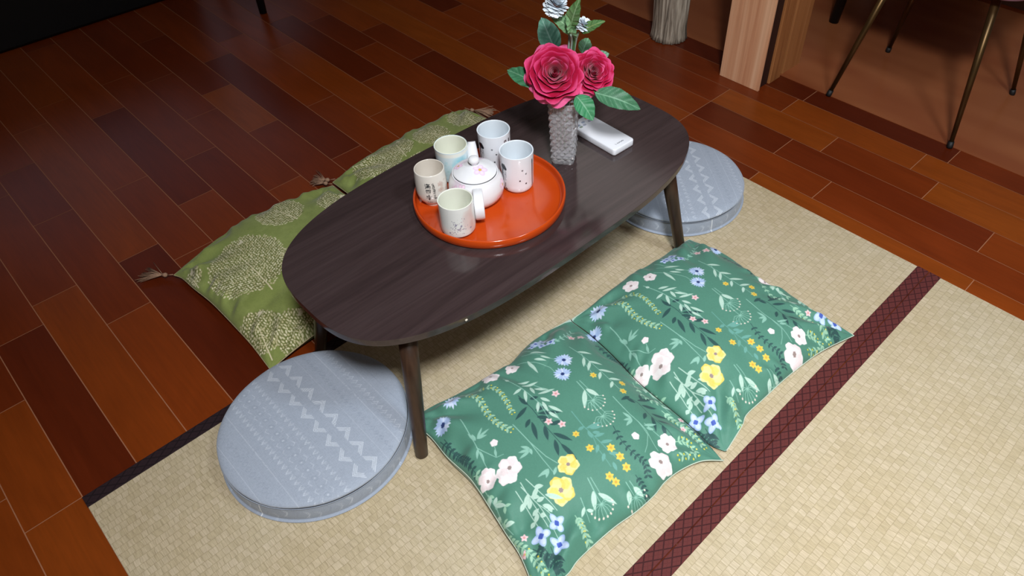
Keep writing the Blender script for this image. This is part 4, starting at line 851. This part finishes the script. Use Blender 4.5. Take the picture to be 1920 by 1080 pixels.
# printed meadow cloth
PAL = dict(D=(46, 80, 78), L=(140, 188, 170), P=(182, 212, 196), T=(104, 160, 148), G=(152, 196, 168), Y=(220, 194, 84), W=(228, 206, 206), K=(228, 196, 198))
def star(r, c, R, col, n=5, rot=0.3, w=0.42):
    for k in range(n):
        t = rot + k * 2 * PI / n; r.leaf(c, (c[0] + R * math.cos(t), c[1] + R * math.sin(t)), R * w * 1.5, col)
def draw_meadow(r, dx, dy):
    sd = 0
    def S(p): return (p[0] / 1000 + dx, p[1] / 1000 + dy)
    for m in MOTIFS:
        k = m[0]; sd += 1; rr = random.Random(sd)
        if k == 'line': r.line([S(p) for p in m[1]], m[2] / 1000, PAL[m[3]], m[2] * 0.7 / 1000)
        elif k == 'leaf': r.leaf(S(m[1]), S(m[2]), m[3] / 1000, PAL[m[4]]); r.line([S(m[1]), S(m[2])], 0.0005, tuple(v * 0.88 for v in PAL[m[4]]), op=0.6)
        elif k == 'sprig':
            P = smooth_prof([S(p) for p in m[1]], m[2] + 1); c = PAL[m[5]]; r.line(P.tolist(), 0.0015, c, 0.0009); L = m[3] / 2900.0
            for i in range(1, len(P)):
                d = P[i] - P[i - 1]; a = math.atan2(d[1], d[0])
                for sg in (1, -1):
                    t = a + sg * math.radians(m[6] + rr.uniform(-10, 10)); q = (P[i][0] + L * math.cos(t), P[i][1] + L * math.sin(t)); r.leaf(tuple(P[i]), q, m[4] / 1150.0, c)
                    if m[7]:
                        t2 = t - sg * 0.5; r.blob((P[i][0] + 1.1 * L * math.cos(t2), P[i][1] + 1.1 * L * math.sin(t2)), 0.0017, rr.choice([(222, 206, 74), (206, 196, 60), (232, 214, 100)]))
        elif k == 'dot': r.blob(S(m[1]), m[2] / 1000, (240, 226, 226), 5, 0.08)
        elif k == 'star': star(r, S(m[1]), m[2] * 1.0 / 1000, PAL[m[3]], 6 if m[3] == 'Y' else 5, sd, 0.42); r.blob(S(m[1]), m[2] * 0.3 / 1000, (216, 160, 60) if m[3] == 'Y' else (214, 150, 150))
        elif k == 'umbel':
            a, b = S(m[1]), S(m[2]); d = (b[0] - a[0], b[1] - a[1]); L = math.hypot(*d); t0 = math.atan2(d[1], d[0]); Rr = m[3] / 1000 * 0.85
            for q in range(9):
                t = t0 + (q - 4) * 0.36; e = (a[0] + Rr * 1.35 * math.cos(t), a[1] + Rr * 1.35 * math.sin(t)); mdl = (a[0] + Rr * 0.7 * math.cos(t0 + (q - 4) * 0.5), a[1] + Rr * 0.7 * math.sin(t0 + (q - 4) * 0.5))
                r.line([a, mdl, e], 0.0012, PAL['L'], 0.0009); r.blob(e, 0.0018, (224, 214, 200))
        elif k == 'daisy':
            c, R = S(m[1]), m[2] / 1000 * 1.12
            for q in range(17):
                t = q * 2 * PI / 17 + sd; l = R * rr.uniform(.82, 1.05); r.leaf((c[0] + .12 * R * math.cos(t), c[1] + .12 * R * math.sin(t)), (c[0] + l * math.cos(t), c[1] + l * math.sin(t)), R * 0.3, rr.choice([(186, 204, 234), (206, 218, 240), (168, 190, 226)]))
            r.blob(c, R * 0.2, (40, 58, 110), 7, 0.15)
        elif k == 'blue':
            c, R = S(m[1]), m[2] / 1000
            for q in range(4):
                t = q * PI / 2 + 0.5 + sd * 0.4; p = (c[0] + .55 * R * math.cos(t), c[1] + .55 * R * math.sin(t)); r.blob(p, .52 * R, (168, 192, 232), 3, .06, rot=t, ry=.40 * R); r.blob(p, .36 * R, (198, 214, 240), rot=t, ry=.26 * R)
            star(r, c, R * .34, (70, 92, 176), 4, .5 + sd * .4, .7)
        elif k == 'poppy':
            c, R = S(m[1]), m[2] / 1000; yel = m[3] == 'Y'; A = (232, 200, 96) if yel else (234, 218, 218); Bc = (242, 224, 150) if yel else (242, 234, 233)
            for q in range(5):
                t = q * 2 * PI / 5 + sd; p = (c[0] + .42 * R * math.cos(t), c[1] + .42 * R * math.sin(t)); r.blob(p, .60 * R, A if q % 2 else Bc, 6, .05, sd + q, ry=.52 * R, rot=t)
            for q in range(5):
                t = q * 2 * PI / 5 + sd; r.blob((c[0] + .52 * R * math.cos(t), c[1] + .52 * R * math.sin(t)), .34 * R, Bc if q % 2 else A, 5, .08, q, op=.8, soft=0.002)
            r.blob(c, R * .17, (150, 132, 128), 6, .12)
def meadow(x0, y0, x1, y1, shifts):
    r = Raster(x0, y0, x1, y1, 0.0006, (80, 132, 113))
    for sx, sy in shifts: draw_meadow(r, sx, sy)
    return r
M_mead = painted('printed_meadow_cotton', 0.62, 0.3, weave=1500, bump=0.12, sheen=0.1)
M_mback = plain('pale_sage_backing', 'a9bdb4', 0.8, var=0.05, nscale=300)
M_mpipe = plain('pale_seam_cord', 'b9c6b4', 0.7)
SH = (0.036, 0.410)
pa = empty('floral_floor_cushion', (0.57, 0.87, 0), 0, 'green flower-printed floor cushion on the tatami, the nearer one beside the front table leg', 'floor cushion', 'green flower-printed cushions')
pillow('p', pa, mm((322, 664), (385, 668), (451, 661), (512, 662), (547, 658), (587, 650), (649, 637), (703, 627), (764, 604)),
       mm((358, 1106), (420, 1104), (504, 1092), (604, 1074), (737, 1068), (800, 1061), (840, 1052)),
       mm((322, 664), (328, 711), (348, 769), (356, 810), (364, 867), (370, 906), (360, 953), (354, 1020), (358, 1106)),
       mm((764, 604), (783, 658), (780, 694), (782, 741), (786, 788), (794, 838), (796, 886), (792, 925), (797, 970), (812, 1016), (840, 1052)),
       0.066, meadow(0.28, 0.56, 0.88, 1.15, [(0, 0), (-SH[0], -SH[1]), SH]), M_mead, M_mback, M_mpipe, 21, TZ, backside=0.014, sunk='t1',
       prot=[(0.02, 0.42, 0.30, 0.50, -0.010, 0.028), (0.02, 0.60, 0.22, 0.62, 0.010, 0.04), (0.62, 0.97, 0.92, 0.70, -0.008, 0.05), (0.85, 0.35, 0.99, 0.30, -0.008, 0.04)])
pb = empty('floral_floor_cushion', (0.60, 1.31, 0), 0, 'green flower-printed floor cushion on the tatami, the farther one whose corner touches the maroon hem', 'floor cushion', 'green flower-printed cushions')
pillow('p', pb, mm((360, 1108), (420, 1106.5), (504, 1094.5), (604, 1076.5), (737, 1070.5), (795, 1064), (831, 1074)),
       mm((382, 1528), (415, 1527), (450, 1529), (525, 1521), (600, 1509), (662, 1514), (725, 1518), (801, 1524), (857, 1532)),
       mm((360, 1108), (371, 1176), (374, 1245), (376, 1308), (386, 1384), (382, 1471), (382, 1528)),
       mm((831, 1074), (826, 1108), (820, 1142), (812, 1167), (815, 1221), (818, 1291), (824, 1360), (833, 1429), (857, 1532)),
       0.068, meadow(0.30, 1.04, 0.90, 1.60, [(0, 0), SH, (SH[0] * 2, SH[1] * 2)]), M_mead, M_mback, M_mpipe, 33, TZ, backside=0.0, sunk='t0',
       prot=[(0.03, 0.75, 0.25, 0.70, -0.007, 0.03), (0.55, 0.55, 0.9, 0.35, -0.004, 0.05), (0.80, 0.97, 0.6, 0.8, -0.006, 0.04)])
# ---- green tree-print cushions
def trees(x0, y0, x1, y1, crowns, seed):
    r = Raster(x0, y0, x1, y1, 0.0006, (136, 148, 82)); rr = random.Random(seed)
    for k in range(900):                                   # mottled ground
        r.blob((rr.uniform(x0, x1), rr.uniform(y0, y1)), rr.uniform(.006, .016), rr.choice([(124, 138, 72), (148, 160, 94), (130, 142, 78)]), op=0.25, soft=0.006)
    for (cx, cy, R, tx, ty) in crowns:
        d = math.hypot(tx - cx, ty - cy) + 1e-6; ux, uy = (cx - tx) / d, (cy - ty) / d
        r.blob((cx, cy), R * .93, (112, 116, 66), 9, .04, rr.random() * 6, ry=R * .86, rot=math.atan2(uy, ux), op=.8, soft=.004)
        st = 0.0072; n = int(R / st) + 2
        for i in range(-n, n + 1):
            for j in range(-n, n + 1):
                a = (i + .5 * (j % 2)) * st + rr.uniform(-.0012, .0012); b = j * st * .82 + rr.uniform(-.0012, .0012)
                if (a / R) ** 2 + (b / (R * .93)) ** 2 > 1 + rr.uniform(-.08, .06): continue
                x, y = cx + a, cy + b; t = math.atan2(y - ty + .6 * (ty - cy) * .2, x - tx) + rr.choice((-.45, .45)) + rr.uniform(-.2, .2); L = rr.uniform(.0030, .0040)
                r.leaf((x - L * math.cos(t), y - L * math.sin(t)), (x + L * math.cos(t), y + L * math.sin(t)), .0040, rr.choice([(214, 208, 168), (226, 220, 184), (198, 190, 146), (186, 182, 140)]))
        r.line([(tx, ty), (cx + ux * R * .3, cy + uy * R * .3)], .0030, (222, 212, 176), .0012)
        for sg in (-1, 1):
            for q in (.45, .7, .95):
                bx, by = tx + (cx - tx) * q, ty + (cy - ty) * q; r.line([(bx, by), (bx + (ux * .6 - sg * uy * .8) * R * .45, by + (uy * .6 + sg * ux * .8) * R * .45)], .0014, (214, 206, 168), .0008)
        bx, by = cx + R * .75 * ux + R * .25 * uy, cy + R * .75 * uy - R * .25 * ux; r.blob((bx, by), .008, (214, 206, 176), 3, .25, rr.random() * 6, ry=.0045, rot=rr.random() * 3)
    return r
M_tree = painted('tree_print_linen', 0.85, 0.15, weave=700, bump=0.5, bdist=0.001, sheen=0.1)
M_gback = plain('green_linen_backing', '6d7a40', 0.9, var=0.1, nscale=400)
M_gpipe = plain('cream_brown_cord', 'a89874', 0.8, var=0.3, nscale=300)
ga = empty('tree_print_floor_cushion', (-0.25, 0.76, 0), 0, 'olive cushion with cream tree print, left of the table behind the near round cushion', 'floor cushion', 'olive tree-printed cushions')
pillow('p', ga, mm((-462, 508), (-430, 517), (-365, 520), (-290, 527), (-229, 529), (-169, 530), (-101, 531), (-14, 527)),
       mm((-492, 996), (-420, 990), (-300, 986), (-150, 986), (-16, 994)),
       mm((-462, 508), (-472, 569), (-484, 646), (-494, 702), (-494, 739), (-494, 847), (-492, 936), (-492, 996)),
       mm((-14, 527), (-20, 600), (-24, 700), (-24, 850), (-16, 994)),
       0.062, trees(-0.55, 0.47, 0.05, 1.03, [(-.290, .640, .106, -.172, .640), (-.100, .560, .058, -.028, .542), (-.035, .625, .062, .047, .600), (-.414, .800, .066, -.350, .815), (-.385, .530, .030, -.346, .527), (-.366, .935, .052, -.320, .900), (-.200, .760, .07, -.12, .77), (-.12, .9, .07, -.03, .9)], 3),
       M_tree, M_gback, M_gpipe, 44, 0, prot=[(0.25, 0.02, 0.45, 0.30, -0.006, 0.05), (0.72, 0.02, 0.70, 0.30, -0.009, 0.04), (0.92, 0.03, 0.86, 0.3, 0.006, 0.05)])
gb = empty('tree_print_floor_cushion', (-0.27, 1.26, 0), 0, 'farther olive cushion with cream tree print, showing behind the table beyond the tea tray', 'floor cushion', 'olive tree-printed cushions')
pillow('p', gb, mm((-505, 1004), (-420, 1000), (-300, 996), (-150, 998), (-24, 1006)),
       mm((-526, 1522), (-450, 1520), (-350, 1514), (-150, 1512), (-40, 1520)),
       mm((-505, 1004), (-508, 1050), (-516, 1100), (-512, 1216), (-518, 1317), (-524, 1412), (-534, 1478), (-526, 1522)),
       mm((-24, 1006), (-30, 1120), (-34, 1250), (-36, 1400), (-40, 1520)),
       0.062, trees(-0.58, 0.96, 0.02, 1.56, [(-.421, 1.112, .078, -.368, 1.122), (-.30, 1.2, .06, -.25, 1.2), (-.430, 1.195, .05, -.37, 1.18), (-.410, 1.300, .060, -.36, 1.32), (-.425, 1.445, .066, -.367, 1.44), (-.2, 1.35, .07, -.1, 1.35), (-.3, 1.07, .05, -.2, 1.07)], 5),
       M_tree, M_gback, M_gpipe, 58, 0, prot=[(0.1, 0.02, 0.25, 0.14, -0.010, 0.03), (0.05, 0.10, 0.3, 0.16, 0.010, 0.04)])
M_tas = plain('brown_pink_tassel', '9c7a62', 0.8, var=0.35, nscale=600)
def tassel(root, p, d, seed, L=0.062, z=0.014):
    r = random.Random(seed); o = Vector(root.location); p = Vector(p) - o; d = Vector(d).normalized(); m = MB()
    V, F = tube([p - d * 0.012 + Vector((0, 0, 0.004)), p + d * 0.006], 0.0012, 8); m.add(V, F)
    c = p + d * 0.012; P = [c + d * t for t in (-.006, -.003, 0, .004, .007)]; V, F = tube(P, [.002, .0055, .0062, .0048, .0042], 14); m.add(V, F)
    s_ = Vector((-d.y, d.x, 0)).normalized()
    for k in range(46):
        a = r.gauss(0, 0.32); b = r.gauss(0, 0.12); e = c + d * 0.006; t = L * r.uniform(.72, .98); q = d + s_ * a + Vector((0, 0, b))
        q1 = e + q * (t * .45); q2 = e + q * t; q2.z = max(-o.z + 0.0014, min(q2.z, e.z) - 0.004 + r.uniform(0, .008)); q1.z = max(-o.z + 0.0025, q1.z)
        V, F = tube([e, q1, q2], 0.0008, 4); m.add(V, F)
    m.build('tassel', M_tas, root, smooth=True)
tassel(ga, (-0.470, 0.500, 0.012), (-0.72, -0.52, -0.05), 1)
tassel(gb, (-0.512, 1.006, 0.016), (-0.75, -0.60, -0.05), 2, L=0.045)
tassel(gb, (-0.520, 1.528, 0.014), (0.75, 0.45, -0.02), 3, L=0.07)
tassel(ga, (-0.500, 0.990, 0.016), (-0.8, -0.3, -0.05), 4, L=0.03)

# ---------------------------------------------------------------- things at the back
# chair with slanted bronze legs
ch = empty('velvet_chair', (0.468, 2.648, 0), 0, 'chair with slender antique-brass legs and pinkish-purple seat, beyond the wooden floor edge at upper right', 'chair')
s = NT('antique_brass'); f = s.noise(s.coord((30, 30, 6)), 1.0, 3); s.color(s.ramp(f, [(0.3, '43311d'), (0.7, '6b5230')])); s.set(0.38, 0.5, 0.8); M_br = s.m
M_rub = plain('black_rubber_foot', '0d0d0e', 0.6)
for (fx, fy, kx, ky) in ((.257, 2.439, .070, .085), (.676, 2.431, -.062, .072), (.253, 2.852, .07, -.07), (.688, 2.871, -.062, -.075)):
    f0 = Vector((fx - .468, fy - 2.648, 0.0022)); tp = f0 + Vector((kx, ky, 0.432)); d = tp - f0
    V, F = tube([f0 + d * .035, f0 + d * .5, tp], [.0066, .0095, .0128], 20); lg = MB().add(V, F).build('leg', M_br, ch, smooth=True)
    V, F = tube([f0, f0 + d * .01, f0 + d * .045], [.0085, .0092, .0085], 16); MB().add(V, F).build('rubber_foot', M_rub, lg, smooth=True)
M_vel = plain('mauve_velvet', 'b088a0', 0.8, 0.2, var=0.1)
V, F = rbox(0.47, 0.46, 0.085, 0.08, 0.03); V = [(x, y + 0.012, z + 0.436) for x, y, z in V]; MB().add(V, F).build('seat', M_vel, ch, smooth=True)
bk = []; 
for j in range(12):
    for i in range(21):
        u = i / 20 * 2 - 1; v = j / 11; bk.append((0.225 * u * (1 - .12 * v * v), 0.235 - 0.05 * u * u + 0.07 * v, 0.47 + 0.36 * v * (1 - .1 * u * u)))
o = mesh('backrest', bk, grid_faces(21, 12), M_vel, ch, True); sd_ = o.modifiers.new('s', 'SOLIDIFY'); sd_.thickness = 0.04
# weathered trunk stool
M_trunk = wood('weathered_grey_bark', '241d17', '8a7d6e', 'd0c4b2', 0.8, (55, 55, 3.0), 1.2, 0.7)
V = []; n = 120; hs = 26
for j in range(hs):
    z = 0.42 * j / (hs - 1)
    for i in range(n):
        a = 2 * PI * i / n; fl = 0.0022 * math.sin(a * 15 + 0.6 * math.sin(z * 9)) + 0.0016 * math.sin(a * 27 + 2 + z * 6) + 0.001 * math.sin(a * 41)
        r_ = 0.0640 - 0.006 * min(1, z / 0.05) * 0.4 - 0.001 * math.sin(z * 30) + fl + (0.004 * math.exp(-z / 0.012)); V.append((r_ * math.cos(a), r_ * math.sin(a), z + 0.0022))
F = [tuple(f) for f in grid_faces(n, hs, True)] + [tuple(range(n))[::-1], tuple((hs - 1) * n + i for i in range(n))]
o = mesh('trunk_pedestal', V, F, M_trunk, None, True, loc=(-0.389, 2.394, 0.0)); tag(o, 'pale grey-brown ribbed trunk-like pedestal standing on the planks left of the wooden post', 'pedestal')
# black furniture leg with a brace
M_blk = plain('matt_black', '0c0c0e', 0.45, 0.4)
bl_ = empty('black_stool', (-0.10, 3.12, 0), 0, 'black furniture leg with slanting brace at the top edge, right of the post', 'stool')
for sx, sy in ((1, -1), (-1, -1), (1, 1), (-1, 1)):
    f0 = Vector((sx * .092, sy * .195, 0.0022)); V, F = tube([f0, f0 + Vector((0.012, 0.02, 0.24)), f0 + Vector((-sx * .012 + .012, -sy * .02, 0.46))], [.018, .021, .023], 18); lg = MB().add(V, F).build('leg', M_blk, bl_, smooth=True)
V, F = tube([(.10, -.190, .115), (.16, .19, .25)], .017, 14); MB().add(V, F).build('brace', M_blk, bl_, smooth=True)
V, F = rbox(0.30, 0.48, 0.04, 0.04, 0.008); MB().add([(x, y, z + 0.455) for x, y, z in V], F).build('seat', M_blk, bl_, smooth=True)
# black sofa in the dark corner
M_sofa = plain('black_leather', '060607', 0.5, 0.25)
so = empty('sofa', (-2.50, 0.53, 0), 0, 'black sofa in the dark upper left corner of the room', 'sofa')
def sb(name, c, d, bev=.03): return MB().box(c, d).build(name, M_sofa, so, bevel=bev)
sb('base', (0, 0, .15), (.90, 1.6, .30), .015); sb('seat_cushion', (.05, -.33, .375), (.80, .64, .15)); sb('seat_cushion', (.05, .33, .375), (.80, .64, .15)); sb('backrest', (-.36, 0, .55), (.2, 1.6, .5)); sb('armrest', (0, -.73, .45), (.88, .15, .3)); sb('armrest', (0, .73, .45), (.88, .15, .3))
# black side table, one leg visible
st_ = empty('side_table', (-1.90, 1.68, 0), 0, 'small black table leg showing at the top edge, right of the dark sofa', 'side table')
for sx, sy in ((1, -1), (-1, -1), (1, 1), (-1, 1)):
    f0 = Vector((sx * .20 + .035, sy * .255, 0.0)); V, F = tube([f0, f0 + Vector((-sx * .02, -sy * .02, 0.42))], [.014, .022], 16); MB().add(V, F).build('leg', M_blk, st_, smooth=True)
V, F = rbox(0.50, 0.60, 0.03, 0.03, 0.006); MB().add([(x + .03, y, z + 0.418) for x, y, z in V], F).build('tabletop', M_blk, st_, smooth=True)
